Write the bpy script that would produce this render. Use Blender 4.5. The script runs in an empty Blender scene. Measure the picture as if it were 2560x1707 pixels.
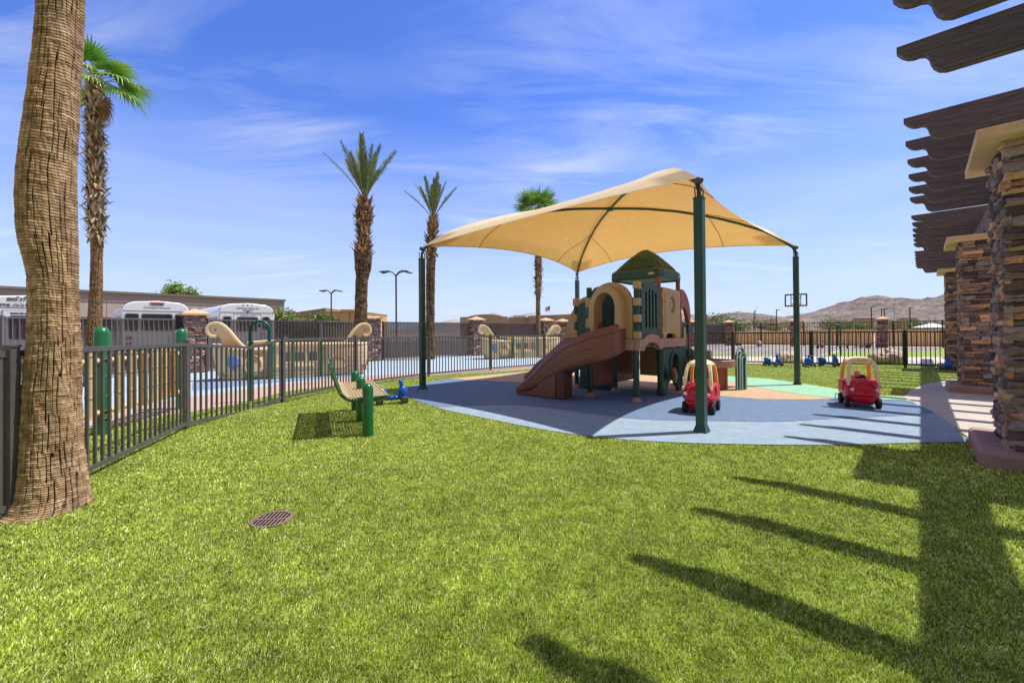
import bpy, bmesh, math, random
import numpy as np
from mathutils import Vector, Matrix
random.seed(7); RNG=np.random.default_rng(7)
S=bpy.context.scene; COL=S.collection
# ------------------------------------------------------------------ camera
CAMZ=1.321; FPX=1053.0; PH=822.2; ROLL=-0.0079; PITCH=0.0072
cd=bpy.data.cameras.new('camera'); cam=bpy.data.objects.new('camera',cd); COL.objects.link(cam)
cd.sensor_width=36; cd.lens=FPX/2560*36; cd.shift_y=-(853.5-PH)/2560; cd.clip_end=6000; cd.clip_start=.05
cr,sr=math.cos(ROLL),math.sin(ROLL); cp,sp=math.cos(PITCH),math.sin(PITCH)
fw=Vector((0,cp,sp)); up0=Vector((0,-sp,cp)); rt0=Vector((1,0,0))
rt=rt0*cr+up0*sr; up=rt.cross(fw)
M=Matrix.Identity(4)
for i in range(3): M[i][0]=rt[i]; M[i][1]=up[i]; M[i][2]=-fw[i]
M[2][3]=CAMZ; cam.matrix_world=M; S.camera=cam
S.render.resolution_x=1024; S.render.resolution_y=682
# ------------------------------------------------------------------ light
SAZ=Vector((.985,.172)); COT=.46; EL=math.atan(1/COT)
S.view_settings.view_transform='Standard'; S.view_settings.look='None'; S.view_settings.gamma=1
S.view_settings.use_curve_mapping=False; S.view_settings.exposure=0.12
ld=bpy.data.lights.new('sun','SUN'); ld.energy=5.0; ld.angle=math.radians(.5); ld.color=(1,.965,.9)
sun=bpy.data.objects.new('sun',ld); COL.objects.link(sun)
sd=Vector((SAZ.x*math.cos(EL),SAZ.y*math.cos(EL),math.sin(EL))).normalized()
sun.rotation_euler=sd.to_track_quat('Z','Y').to_euler(); sun.location=(8,2,14)
W=bpy.data.worlds.new('World'); S.world=W; W.use_nodes=True; wn=W.node_tree; wn.nodes.clear()
def N(nt,t,**k):
    n=nt.nodes.new(t)
    for a,b in k.items():
        if a.startswith('i_'): n.inputs[a[2:].replace('_',' ')].default_value=b
        else: setattr(n,a,b)
    return n
CLOUD=(-8.1,6.2,0)
def world():
    L=wn.links.new
    sky=N(wn,'ShaderNodeTexSky',sky_type='NISHITA',sun_disc=False); sky.sun_elevation=EL
    sky.sun_rotation=math.atan2(SAZ.x,SAZ.y); sky.altitude=400; sky.air_density=1.15; sky.dust_density=.6; sky.ozone_density=3.0
    hs=N(wn,'ShaderNodeHueSaturation'); hs.inputs['Saturation'].default_value=1.12; hs.inputs['Value'].default_value=1.0
    L(sky.outputs[0],hs.inputs['Color'])
    tint=N(wn,'ShaderNodeMix',data_type='RGBA',blend_type='MULTIPLY'); tint.inputs[0].default_value=1
    tint.inputs[7].default_value=(1.15,1.34,2.25,1); L(hs.outputs[0],tint.inputs[6])
    tc=N(wn,'ShaderNodeTexCoord'); sx=N(wn,'ShaderNodeSeparateXYZ'); L(tc.outputs['Generated'],sx.inputs[0])
    ad=N(wn,'ShaderNodeMath',operation='ADD'); ad.inputs[1].default_value=.12; L(sx.outputs[2],ad.inputs[0])
    mx=N(wn,'ShaderNodeMath',operation='MAXIMUM'); mx.inputs[1].default_value=.02; L(ad.outputs[0],mx.inputs[0])
    dx=N(wn,'ShaderNodeMath',operation='DIVIDE'); L(sx.outputs[0],dx.inputs[0]); L(mx.outputs[0],dx.inputs[1])
    dy=N(wn,'ShaderNodeMath',operation='DIVIDE'); L(sx.outputs[1],dy.inputs[0]); L(mx.outputs[0],dy.inputs[1])
    cb=N(wn,'ShaderNodeCombineXYZ'); L(dx.outputs[0],cb.inputs[0]); L(dy.outputs[0],cb.inputs[1])
    mp=N(wn,'ShaderNodeMapping'); mp.inputs['Scale'].default_value=(.55,2.1,1); mp.inputs['Rotation'].default_value=(0,0,.35); mp.inputs['Location'].default_value=CLOUD; L(cb.outputs[0],mp.inputs[0])
    n1=N(wn,'ShaderNodeTexNoise'); n1.inputs['Scale'].default_value=1.15; n1.inputs['Detail'].default_value=9; n1.inputs['Roughness'].default_value=.62; n1.inputs['Distortion'].default_value=1.1; L(mp.outputs[0],n1.inputs['Vector'])
    n2=N(wn,'ShaderNodeTexNoise'); n2.inputs['Scale'].default_value=.7; n2.inputs['Detail'].default_value=2; L(cb.outputs[0],n2.inputs['Vector'])
    r1=N(wn,'ShaderNodeMapRange'); r1.inputs[1].default_value=.45; r1.inputs[2].default_value=.70; L(n1.outputs[0],r1.inputs[0])
    r2=N(wn,'ShaderNodeMapRange'); r2.inputs[1].default_value=.40; r2.inputs[2].default_value=.60; L(n2.outputs[0],r2.inputs[0])
    m1=N(wn,'ShaderNodeMath',operation='MULTIPLY'); L(r1.outputs[0],m1.inputs[0]); L(r2.outputs[0],m1.inputs[1])
    # thin veil towards the horizon, bands of haze cirrus
    mp2=N(wn,'ShaderNodeMapping'); mp2.inputs['Scale'].default_value=(1.2,1.2,11); L(tc.outputs['Generated'],mp2.inputs[0])
    n3=N(wn,'ShaderNodeTexNoise'); n3.inputs['Scale'].default_value=1.6; n3.inputs['Detail'].default_value=5; n3.inputs['Distortion'].default_value=.5; L(mp2.outputs[0],n3.inputs['Vector'])
    r3=N(wn,'ShaderNodeMapRange'); r3.inputs[1].default_value=.42; r3.inputs[2].default_value=.72; L(n3.outputs[0],r3.inputs[0])
    r4=N(wn,'ShaderNodeMapRange'); r4.inputs[1].default_value=.5; r4.inputs[2].default_value=.12; L(sx.outputs[2],r4.inputs[0])
    m2=N(wn,'ShaderNodeMath',operation='MULTIPLY'); L(r3.outputs[0],m2.inputs[0]); L(r4.outputs[0],m2.inputs[1])
    m3=N(wn,'ShaderNodeMath',operation='MULTIPLY'); m3.inputs[1].default_value=.5; L(m2.outputs[0],m3.inputs[0])
    m4=N(wn,'ShaderNodeMath',operation='MAXIMUM'); L(m1.outputs[0],m4.inputs[0]); L(m3.outputs[0],m4.inputs[1])
    m5=N(wn,'ShaderNodeMath',operation='MULTIPLY'); m5.inputs[1].default_value=.5; L(m4.outputs[0],m5.inputs[0])
    # pale veil right at the horizon
    r5=N(wn,'ShaderNodeMapRange'); r5.inputs[1].default_value=.45; r5.inputs[2].default_value=0.0; r5.inputs[3].default_value=0; r5.inputs[4].default_value=.80; L(sx.outputs[2],r5.inputs[0])
    hz=N(wn,'ShaderNodeMix',data_type='RGBA'); hz.inputs[7].default_value=(6.9,8.1,10.2,1); L(r5.outputs[0],hz.inputs[0]); L(tint.outputs[2],hz.inputs[6])
    mixc=N(wn,'ShaderNodeMix',data_type='RGBA'); mixc.inputs[7].default_value=(9.0,9.6,10.6,1)
    L(m5.outputs[0],mixc.inputs[0]); L(hz.outputs[2],mixc.inputs[6])
    # unseen pale veil added behind the viewer and overhead as neutral fill light
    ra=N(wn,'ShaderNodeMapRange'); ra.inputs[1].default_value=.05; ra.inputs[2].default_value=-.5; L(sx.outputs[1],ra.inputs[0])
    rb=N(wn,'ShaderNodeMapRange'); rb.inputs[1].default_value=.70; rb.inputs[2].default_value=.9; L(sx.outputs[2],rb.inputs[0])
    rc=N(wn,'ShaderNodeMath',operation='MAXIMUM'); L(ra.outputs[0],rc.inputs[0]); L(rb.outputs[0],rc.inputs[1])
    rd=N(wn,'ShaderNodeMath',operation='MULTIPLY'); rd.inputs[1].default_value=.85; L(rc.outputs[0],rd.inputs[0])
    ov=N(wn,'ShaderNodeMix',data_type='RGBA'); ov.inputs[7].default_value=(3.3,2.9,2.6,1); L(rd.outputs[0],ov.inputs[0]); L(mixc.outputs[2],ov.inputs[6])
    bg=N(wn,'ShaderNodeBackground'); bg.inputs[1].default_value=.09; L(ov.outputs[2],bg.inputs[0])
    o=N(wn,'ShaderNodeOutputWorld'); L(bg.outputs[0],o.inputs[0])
world()
# ------------------------------------------------------------------ placing helpers (pixel of the photograph -> point in the place)
def ray(x,y):
    du=x-1280; dv=y-PH
    u=du*cr+dv*sr; v=-du*sr+dv*cr
    return Vector((u,FPX*cp+v*sp,FPX*sp-v*cp))
def G(x,y,z=0.0):
    d=ray(x,y); t=(z-CAMZ)/d.z; return Vector((d.x*t,d.y*t,z))
def at(x,y,Y):
    d=ray(x,y); t=Y/d.y; return Vector((d.x*t,Y,CAMZ+d.z*t))
# ------------------------------------------------------------------ materials
MATS={}
def mat(name,c,rough=.6,var=.12,scale=4,bump=0,bscale=40,metal=0,attr=False,spec=.5,c2=None,coat=0,trans=0,detail=4,stretch=None,bdist=.01):
    if name in MATS: return MATS[name]
    m=bpy.data.materials.new(name); m.use_nodes=True; nt=m.node_tree; L=nt.links.new
    b=nt.nodes['Principled BSDF']; b.inputs['Roughness'].default_value=rough; b.inputs['Metallic'].default_value=metal
    b.inputs['Specular IOR Level'].default_value=spec; b.inputs['Coat Weight'].default_value=coat
    tc=N(nt,'ShaderNodeTexCoord'); v=tc.outputs['Object']
    if stretch:
        mp=N(nt,'ShaderNodeMapping'); mp.inputs['Scale'].default_value=stretch; L(v,mp.inputs[0]); v=mp.outputs[0]
    n=N(nt,'ShaderNodeTexNoise'); n.inputs['Scale'].default_value=scale; n.inputs['Detail'].default_value=detail; n.inputs['Roughness'].default_value=.6; L(v,n.inputs['Vector'])
    mr=N(nt,'ShaderNodeMapRange'); mr.inputs[1].default_value=.3; mr.inputs[2].default_value=.7; L(n.outputs[0],mr.inputs[0])
    mx=N(nt,'ShaderNodeMix',data_type='RGBA')
    L(mr.outputs[0],mx.inputs[0])
    if c2 is None:
        mx.inputs[6].default_value=(*[k*(1-var) for k in c],1); mx.inputs[7].default_value=(*[min(1,k*(1+var)) for k in c],1)
    else: mx.inputs[6].default_value=(*c,1); mx.inputs[7].default_value=(*c2,1)
    out=mx.outputs[2]
    if attr:
        a=N(nt,'ShaderNodeAttribute',attribute_name='Col'); mm=N(nt,'ShaderNodeMix',data_type='RGBA',blend_type='MULTIPLY'); mm.inputs[0].default_value=1
        L(a.outputs['Color'],mm.inputs[6]); L(out,mm.inputs[7]); out=mm.outputs[2]
    L(out,b.inputs['Base Color'])
    if bump:
        n2=N(nt,'ShaderNodeTexNoise'); n2.inputs['Scale'].default_value=bscale; n2.inputs['Detail'].default_value=5; L(v,n2.inputs['Vector'])
        bp=N(nt,'ShaderNodeBump'); bp.inputs['Strength'].default_value=bump; bp.inputs['Distance'].default_value=bdist; L(n2.outputs[0],bp.inputs['Height']); L(bp.outputs[0],b.inputs['Normal'])
    if trans:
        tr=N(nt,'ShaderNodeBsdfTranslucent'); L(out,tr.inputs['Color']); ms=N(nt,'ShaderNodeMixShader'); ms.inputs[0].default_value=trans
        L(b.outputs[0],ms.inputs[1]); L(tr.outputs[0],ms.inputs[2]); L(ms.outputs[0],nt.nodes['Material Output'].inputs[0])
    MATS[name]=m; return m
# ------------------------------------------------------------------ mesh builder
class MB:
    def __init__(s): s.v=[]; s.f=[]; s.c=[]; s.sm=[]
    def add(s,vs,fs,col=(1,1,1),smooth=False):
        o=len(s.v); s.v+= [tuple(p) for p in vs]
        for f in fs: s.f.append(tuple(i+o for i in f)); s.c.append(col); s.sm.append(smooth)
        return s
    def box(s,a,b,col=(1,1,1),M=None):
        x0,y0,z0=a; x1,y1,z1=b
        vs=[(x0,y0,z0),(x1,y0,z0),(x1,y1,z0),(x0,y1,z0),(x0,y0,z1),(x1,y0,z1),(x1,y1,z1),(x0,y1,z1)]
        if M is not None: vs=[M@Vector(v) for v in vs]
        return s.add(vs,[(0,3,2,1),(4,5,6,7),(0,1,5,4),(1,2,6,5),(2,3,7,6),(3,0,4,7)],col)
    def bar(s,p,q,w,h=None,col=(1,1,1),upv=(0,0,1)):
        h=h or w; p=Vector(p); q=Vector(q); d=(q-p); l=d.length; d.normalize(); u=Vector(upv)
        if abs(d.dot(u))>.98: u=Vector((0,1,0)) if abs(d.y)<.9 else Vector((1,0,0))
        x=d.cross(u).normalized(); z=x.cross(d)
        vs=[]
        for e in (p,q):
            for a,b in((-1,-1),(1,-1),(1,1),(-1,1)): vs.append(e+x*(a*w/2)+z*(b*h/2))
        return s.add(vs,[(0,1,2,3),(7,6,5,4),(0,4,5,1),(1,5,6,2),(2,6,7,3),(3,7,4,0)],col)
    def tube(s,path,r,n=10,col=(1,1,1),caps=True,smooth=True):
        P=[Vector(p) for p in path]; m=len(P); R=r if hasattr(r,'__len__') else [r]*m
        vs=[]; ref=None
        for i in range(m):
            d=(P[min(i+1,m-1)]-P[max(i-1,0)]).normalized()
            if ref is None:
                ref=Vector((0,0,1)) if abs(d.z)<.9 else Vector((1,0,0))
            x=(ref-d*ref.dot(d)).normalized(); ref=x; y=d.cross(x)
            for k in range(n):
                a=2*math.pi*k/n; vs.append(P[i]+(x*math.cos(a)+y*math.sin(a))*R[i])
        fs=[]
        for i in range(m-1):
            for k in range(n): fs.append((i*n+k,i*n+(k+1)%n,(i+1)*n+(k+1)%n,(i+1)*n+k))
        s.add(vs,fs,col,smooth)
        if caps:
            s.add(vs[:n],[tuple(reversed(range(n)))],col); s.add(vs[-n:],[tuple(range(n))],col)
        return s
    def lathe(s,prof,c=(0,0,0),n=20,col=(1,1,1),axis='z'):
        vs=[];m=len(prof)
        for r,z in prof:
            for k in range(n):
                a=2*math.pi*k/n; x,y=r*math.cos(a),r*math.sin(a)
                p={'z':(x,y,z),'x':(z,x,y),'y':(y,z,x)}[axis]; vs.append((p[0]+c[0],p[1]+c[1],p[2]+c[2]))
        fs=[(i*n+k,i*n+(k+1)%n,(i+1)*n+(k+1)%n,(i+1)*n+k) for i in range(m-1) for k in range(n)]
        s.add(vs,fs,col,True)
        if prof[0][0]>1e-4: s.add(vs[:n],[tuple(reversed(range(n)))],col)
        if prof[-1][0]>1e-4: s.add(vs[-n:],[tuple(range(n))],col)
        return s
    def ell(s,c,r,n=16,m=10,col=(1,1,1),M=None):
        vs=[];
        for i in range(m+1):
            t=math.pi*i/m-math.pi/2
            for k in range(n):
                a=2*math.pi*k/n; p=Vector((r[0]*math.cos(t)*math.cos(a),r[1]*math.cos(t)*math.sin(a),r[2]*math.sin(t)))
                if M is not None: p=M@p
                vs.append(p+Vector(c))
        fs=[(i*n+k,i*n+(k+1)%n,(i+1)*n+(k+1)%n,(i+1)*n+k) for i in range(m) for k in range(n)]
        return s.add(vs,fs,col,True)
    def prism(s,poly,t,O=(0,0,0),U=(1,0,0),V=(0,0,1),holes=(),col=(1,1,1)):
        """planar outline (with holes) in the U,V plane at O, given thickness t along U x V"""
        O,U,V=Vector(O),Vector(U).normalized(),Vector(V).normalized(); Nn=U.cross(V)
        from mathutils.geometry import tessellate_polygon
        loops=[list(poly)]+[list(h) for h in holes]
        tri=tessellate_polygon([[Vector((a,b,0)) for a,b in l] for l in loops])
        flat=[p for l in loops for p in l]; n=len(flat)
        vs=[O+U*a+V*b+Nn*(t/2) for a,b in flat]+[O+U*a+V*b-Nn*(t/2) for a,b in flat]
        fs=[]
        for a,b,c in tri:
            A,B,C=(Vector(flat[i]) for i in (a,b,c))
            cr_=(B-A).x*(C-A).y-(B-A).y*(C-A).x
            if cr_<0: b,c=c,b
            fs.append((a,b,c)); fs.append((a+n,c+n,b+n))
        o=0
        for li,l in enumerate(loops):
            k=len(l); ar=sum(l[i][0]*l[(i+1)%k][1]-l[(i+1)%k][0]*l[i][1] for i in range(k))
            ccw=(ar>0)==(li==0)
            for i in range(k):
                a,b=o+i,o+(i+1)%k
                fs.append((a+n,b+n,b,a) if ccw else (a,b,b+n,a+n))
            o+=k
        return s.add(vs,fs,col)
    def mesh(s,name):
        me=bpy.data.meshes.new(name); me.from_pydata(s.v,[],s.f); 
        me.polygons.foreach_set('use_smooth',s.sm)
        if any(c!=(1,1,1) for c in s.c):
            at_=me.color_attributes.new('Col','FLOAT_COLOR','CORNER')
            arr=np.ones((len(me.loops),4),np.float32); i=0
            for f,c in zip(s.f,s.c):
                arr[i:i+len(f),:3]=c; i+=len(f)
            at_.data.foreach_set('color',arr.ravel())
        me.update(); return me
    def build(s,name,m,parent=None,bevel=0,seg=2,sub=0,label=None,ws=False):
        me=s.mesh(name); me.materials.append(m); o=bpy.data.objects.new(name,me); COL.objects.link(o)
        if parent is not None: o.parent=parent
        if ws:
            bm=bmesh.new(); bm.from_mesh(me); bmesh.ops.remove_doubles(bm,verts=bm.verts,dist=1e-5); bm.to_mesh(me); bm.free()
        if bevel:
            b=o.modifiers.new('bevel','BEVEL'); b.width=bevel; b.segments=seg; b.limit_method='ANGLE'; b.angle_limit=.6; b.harden_normals=False
        if sub:
            u=o.modifiers.new('sub','SUBSURF'); u.levels=sub; u.render_levels=sub
        if label: o['label']=label
        return o
def tag(o,label=None,cat=None,group=None,kind=None):
    if label: o['label']=label
    if cat: o['category']=cat
    if group: o['group']=group
    if kind: o['kind']=kind
    return o
def thing(name,label,cat,loc=(0,0,0),rz=0,group=None):
    o=bpy.data.objects.new(name,None); COL.objects.link(o); o.location=loc; o.rotation_euler=(0,0,rz); o.empty_display_size=.1
    return tag(o,label,cat,group)
def dup(root,loc,rz,label,scale=None):
    r=root.copy(); COL.objects.link(r); r.location=loc; r.rotation_euler=(0,0,rz); r['label']=label
    if scale: r.scale=(scale,)*3
    for ch in list(root.children):
        c=ch.copy(); COL.objects.link(c); c.parent=r
        for g in ch.children:
            d=g.copy(); COL.objects.link(d); d.parent=c
    return r
def sheet(name,pts,z,m,kind='structure'):
    b=MB(); from mathutils.geometry import tessellate_polygon
    P=[Vector((p[0],p[1],0)) for p in pts]; tri=tessellate_polygon([P]); fs=[]
    for a,bb,c in tri:
        A,B,C=P[a],P[bb],P[c]
        if (B-A).cross(C-A).z<0: bb,c=c,bb
        fs.append((a,bb,c))
    b.add([(p.x,p.y,z) for p in P],fs); o=b.build(name,m); o['kind']=kind; return o
def spline(pts,k=8,closed=False):
    P=[Vector(p) for p in pts]; n=len(P); out=[]
    rng=range(n if closed else n-1)
    for i in rng:
        g=(lambda j:P[j%n]) if closed else (lambda j:P[min(max(j,0),n-1)])
        p0,p1,p2,p3=g(i-1),g(i),g(i+1),g(i+2)
        for j in range(k):
            t=j/k; out.append(.5*((2*p1)+(p2-p0)*t+(2*p0-5*p1+4*p2-p3)*t*t+(-p0+3*p1-3*p2+p3)*t**3))
    if not closed: out.append(P[-1])
    return out
def nearest_seg(px,py,poly):
    pass
# ------------------------------------------------------------------ ground, surfaces
def npmesh(name,V,F,m,col=None,smooth=False,kind=None,parent=None):
    me=bpy.data.meshes.new(name); n=len(V); k=F.shape[1]; nf=len(F)
    me.vertices.add(n); me.vertices.foreach_set('co',np.ascontiguousarray(V,np.float32).ravel())
    me.loops.add(nf*k); me.loops.foreach_set('vertex_index',np.ascontiguousarray(F,np.int32).ravel())
    me.polygons.add(nf); me.polygons.foreach_set('loop_start',np.arange(0,nf*k,k,dtype=np.int32)); 
    me.polygons.foreach_set('use_smooth',np.full(nf,smooth))
    if col is not None:
        a=me.color_attributes.new('Col','FLOAT_COLOR','POINT'); c=np.ones((n,4),np.float32); c[:,:3]=col; a.data.foreach_set('color',c.ravel())
    me.update(calc_edges=True); me.validate(); me.materials.append(m); o=bpy.data.objects.new(name,me); COL.objects.link(o)
    if kind: o['kind']=kind
    if parent is not None: o.parent=parent
    return o
def inpoly(x,y,poly):
    r=np.zeros(x.shape,bool); n=len(poly)
    for i in range(n):
        x1,y1=poly[i][:2]; x2,y2=poly[(i+1)%n][:2]
        if y1==y2: continue
        c=((y1>y)!=(y2>y))&(x<(x2-x1)*(y-y1)/(y2-y1)+x1); r^=c
    return r
def vnoise(x,y,s,seed=0):
    x=x/s; y=y/s; xi=np.floor(x).astype(int); yi=np.floor(y).astype(int); fx=x-xi; fy=y-yi
    fx=fx*fx*(3-2*fx); fy=fy*fy*(3-2*fy)
    h=lambda a,b:(np.modf(np.abs(np.sin(a*127.1+b*311.7+seed*74.7)*43758.5453))[0])
    return (h(xi,yi)*(1-fx)+h(xi+1,yi)*fx)*(1-fy)+(h(xi,yi+1)*(1-fx)+h(xi+1,yi+1)*fx)*fy
def fbm(x,y,s,o=4,seed=0):
    r=0;a=.5
    for i in range(o): r=r+a*vnoise(x,y,s,seed+i); a*=.5; s=s/2.03
    return r
gm=mat('desert_soil',(.42,.33,.25),.95,c2=(.52,.43,.34),scale=.25,bump=.4,bscale=8)
sheet('ground',[(-3000,-800),(3000,-800),(3000,5000),(-3000,5000)],-.05,gm)
turf=mat('turf_backing',(.16,.21,.025),.95,c2=(.24,.30,.04),scale=9,bump=.6,bscale=120)
turf_far=mat('turf_far',(.22,.30,.03),.9,c2=(.30,.38,.05),scale=14,bump=.5,bscale=90)
pinklow=[G(*q) for q in [(200,1078),(268,1063),(366,1047),(473,1029),(582,1012),(640,998),(705,980),(837,964),(1000,947),(1120,937),(1360,919)]]
pinkup=[G(*q) for q in [(200,1035),(330,1012),(480,991),(582,977),(684,961),(837,944),(1000,934),(1120,926),(1360,908)]]
lawn_poly=[(-10,-8),(-9,3)]+[(p.x,p.y) for p in pinklow]+[(3.6,18.6),(6,18.4)]+[tuple(G(*q)[:2]) for q in [(1780,907),(1900,908),(2060,908),(2250,909),(2360,909)]]+[(18,14.5),(26,12),(26,-8)]
sheet('lawn',lawn_poly,0,turf)
pm=mat('pink_paving',(.50,.34,.28),.85,var=.07,scale=3,bump=.15,bscale=60)
sheet('path_pink',[(-9,3)]+[(p.x,p.y) for p in pinklow]+[(3.6,18.6),(3.9,19.8)]+[(p.x,p.y) for p in reversed(pinkup)]+[(-12,6)],-.012,pm)
bl=mat('blue_rubber_pale',(.37,.46,.54),.8,c2=(.43,.52,.60),scale=2.5,bump=.25,bscale=150)
sheet('play_surface_left',[(-12,6)]+[(p.x,p.y) for p in pinkup]+[(3.9,19.8),(6,27),(2.6,28),(-2.4,25),(-6.5,20.6),(-11.6,15.6),(-16,11.5)],-.02,bl)
sheet('play_surface_band',[G(*q) for q in [(480,975),(640,958),(900,938),(900,925),(640,940),(520,948),(480,955)]],-.015,mat('blue_rubber_mid',(.2,.3,.5),.8,var=.1,scale=2.5,bump=.25,bscale=150))
conc=mat('pale_concrete',(.50,.43,.36),.85,var=.07,scale=2,bump=.2,bscale=70)
cpoly=[G(*q) for q in [(2193,989.5),(2262,991),(2275,976),(2310,961),(2368,952),(2420,948)]]+[Vector((13,7.5,0)),Vector((14,2,0)),Vector((7.6,2.2,0)),Vector((6.6,3.3,0))]+[G(*q) for q in [(2460,1118),(2440,1106),(2419,1092),(2374,1060),(2333,1031),(2293,1012)]]
sheet('path_concrete',[(p.x,p.y) for p in cpoly],.006,conc)
# patio of poured rubber, colours inlaid
front=[(1008,985),(1040,1002),(1100,1022),(1200,1044),(1300,1064),(1400,1082),(1500,1094),(1600,1103),(1700,1108),(1800,1111),(1900,1113),(2035,1114),(2150,1112),(2300,1108),(2420,1105)]
right=[(2407,1091),(2374,1060),(2333,1031),(2293,1012),(2262,996.6),(2192,990),(2096,974),(1988,957),(1915,947),(1835,942)]
back=[(1700,928),(1560,921),(1450,921),(1320,929),(1200,940),(1100,951),(1013,969),(1005,977)]
patio=[tuple(p[:2]) for p in spline([G(*q) for q in front+right+back],4,True)]
def rub(n,c): return mat(n,c,.85,c2=tuple(k*1.32 for k in c),scale=7,bump=.5,bscale=260,detail=12)
sheet('patio_rubber',patio,.012,rub('rubber_pale_blue',(.235,.31,.375)))
def clip(poly,inner):
    # keep the part of the zone inside the patio outline: pull outside points onto it
    out=[]; P=[Vector((a,b)) for a,b in inner]
    for x,y in poly:
        if inpoly(np.array([x]),np.array([y]),inner)[0]: out.append((x,y))
        else:
            q=min(P,key=lambda p:(p-Vector((x,y))).length); c=sum(P,Vector((0,0)))/len(P); q=q+(c-q).normalized()*.015; out.append((q.x,q.y))
    return out
wave=[(1090,1019),(1200,1014),(1300,1014),(1400,1025),(1550,1045),(1650,1052),(1850,1055),(1950,1056),(2060,1050),(2200,1043),(2335,1033)]
z1=[G(*q) for q in wave+[(2293,1013),(2262,997),(2192,990.5)]+[(2096,975),(1988,958),(1915,948),(1835,943)]+back+[(1012,990),(1045,1006)]]
sheet('patio_wave',clip([tuple(p[:2]) for p in spline(z1,3,True)],patio),.016,rub('rubber_blue',(.112,.175,.275)))
tanE=[(1125,948),(1180,952),(1250,955),(1450,966),(1700,985),(1800,992),(1900,1000),(2030,1001),(2096,998)]
z2=[G(*q) for q in tanE+[(2196,990.6),(2096,975),(1988,958),(1915,948),(1835,943),(1700,929),(1560,922),(1450,922),(1320,930),(1200,941)]]
sheet('patio_tan',clip([tuple(p[:2]) for p in z2],patio),.020,rub('rubber_tan',(.45,.31,.18)))
z3=[G(*q) for q in [(1385,927),(1450,934),(1560,937),(1680,938),(1760,945),(1830,957),(1900,972),(2000,988),(2096,998),(2262,1003),(2289,1011),(2262,997),(2192,990.5),(2096,975),(1988,958),(1915,948),(1835,943),(1700,929),(1560,922),(1450,922)]]
sheet('patio_green',clip([tuple(p[:2]) for p in z3],patio),.024,rub('rubber_green',(.24,.46,.29)))
# beyond the right fence
sheet('path_far',[(3.6,18.6),(6,18.4)]+[tuple(G(*q)[:2]) for q in [(1780,907),(1900,908),(2060,908),(2250,909),(2360,909)]]+[(19,14.2),(24,18)]+[tuple(G(*q)[:2]) for q in [(2360,892),(2250,892),(2060,891),(1900,891),(1780,890)]]+[(6,22),(4,22)],-.01,mat('pale_path',(.6,.5,.42),.85,var=.06,scale=1))
sheet('turf_strip_far',[(7,22)]+[tuple(G(*q)[:2]) for q in [(1780,890),(1900,891),(2060,891),(2250,892),(2360,892)]]+[(26,21),(33,26)]+[tuple(G(*q)[:2]) for q in [(2362,868),(2340,877),(2240,877),(2098,877),(2050,888),(1900,885),(1780,884)]]+[(8,23.5)],-.014,turf_far)
asph=mat('court_asphalt',(.26,.23,.22),.9,var=.1,scale=2,bump=.3,bscale=120)
sheet('court_asphalt',[(8,23.5)]+[tuple(G(*q)[:2]) for q in [(1780,884),(1900,885),(2050,888),(2098,877),(2240,877),(2340,877),(2362,868)]]+[(31,28.6),(27.4,31.6),(23,35.2),(19,38.8),(14,37),(7,30)],-.018,asph)
wl=mat('court_line_paint',(.7,.68,.64),.7)
lb=MB()
for a,b in [((1690,892),(1985,865)),((1870,880),(1990,880.5)),((2052,888),(2096,877)),((2090,867),(2250,873)),((1800,871),(1850,864.5)),((1720,884),(1800,876))]:
    p,q=G(*a,-.014),G(*b,-.014); d=(q-p).normalized(); nn=Vector((-d.y,d.x,0))*.06
    lb.add([p-nn,q-nn,q+nn,p+nn],[(0,1,2,3)])
o=lb.build('court_lines',wl); o['kind']='structure'
sheet('parking_ground',[(-80,4),(-16.5,11.3),(-11.8,15.8),(-6.6,21),(-2.4,25.2),(3,31),(14,38),(12,75),(-90,60)],-.04,mat('parking_asphalt',(.2,.19,.18),.9,var=.12,scale=.8))
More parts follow.
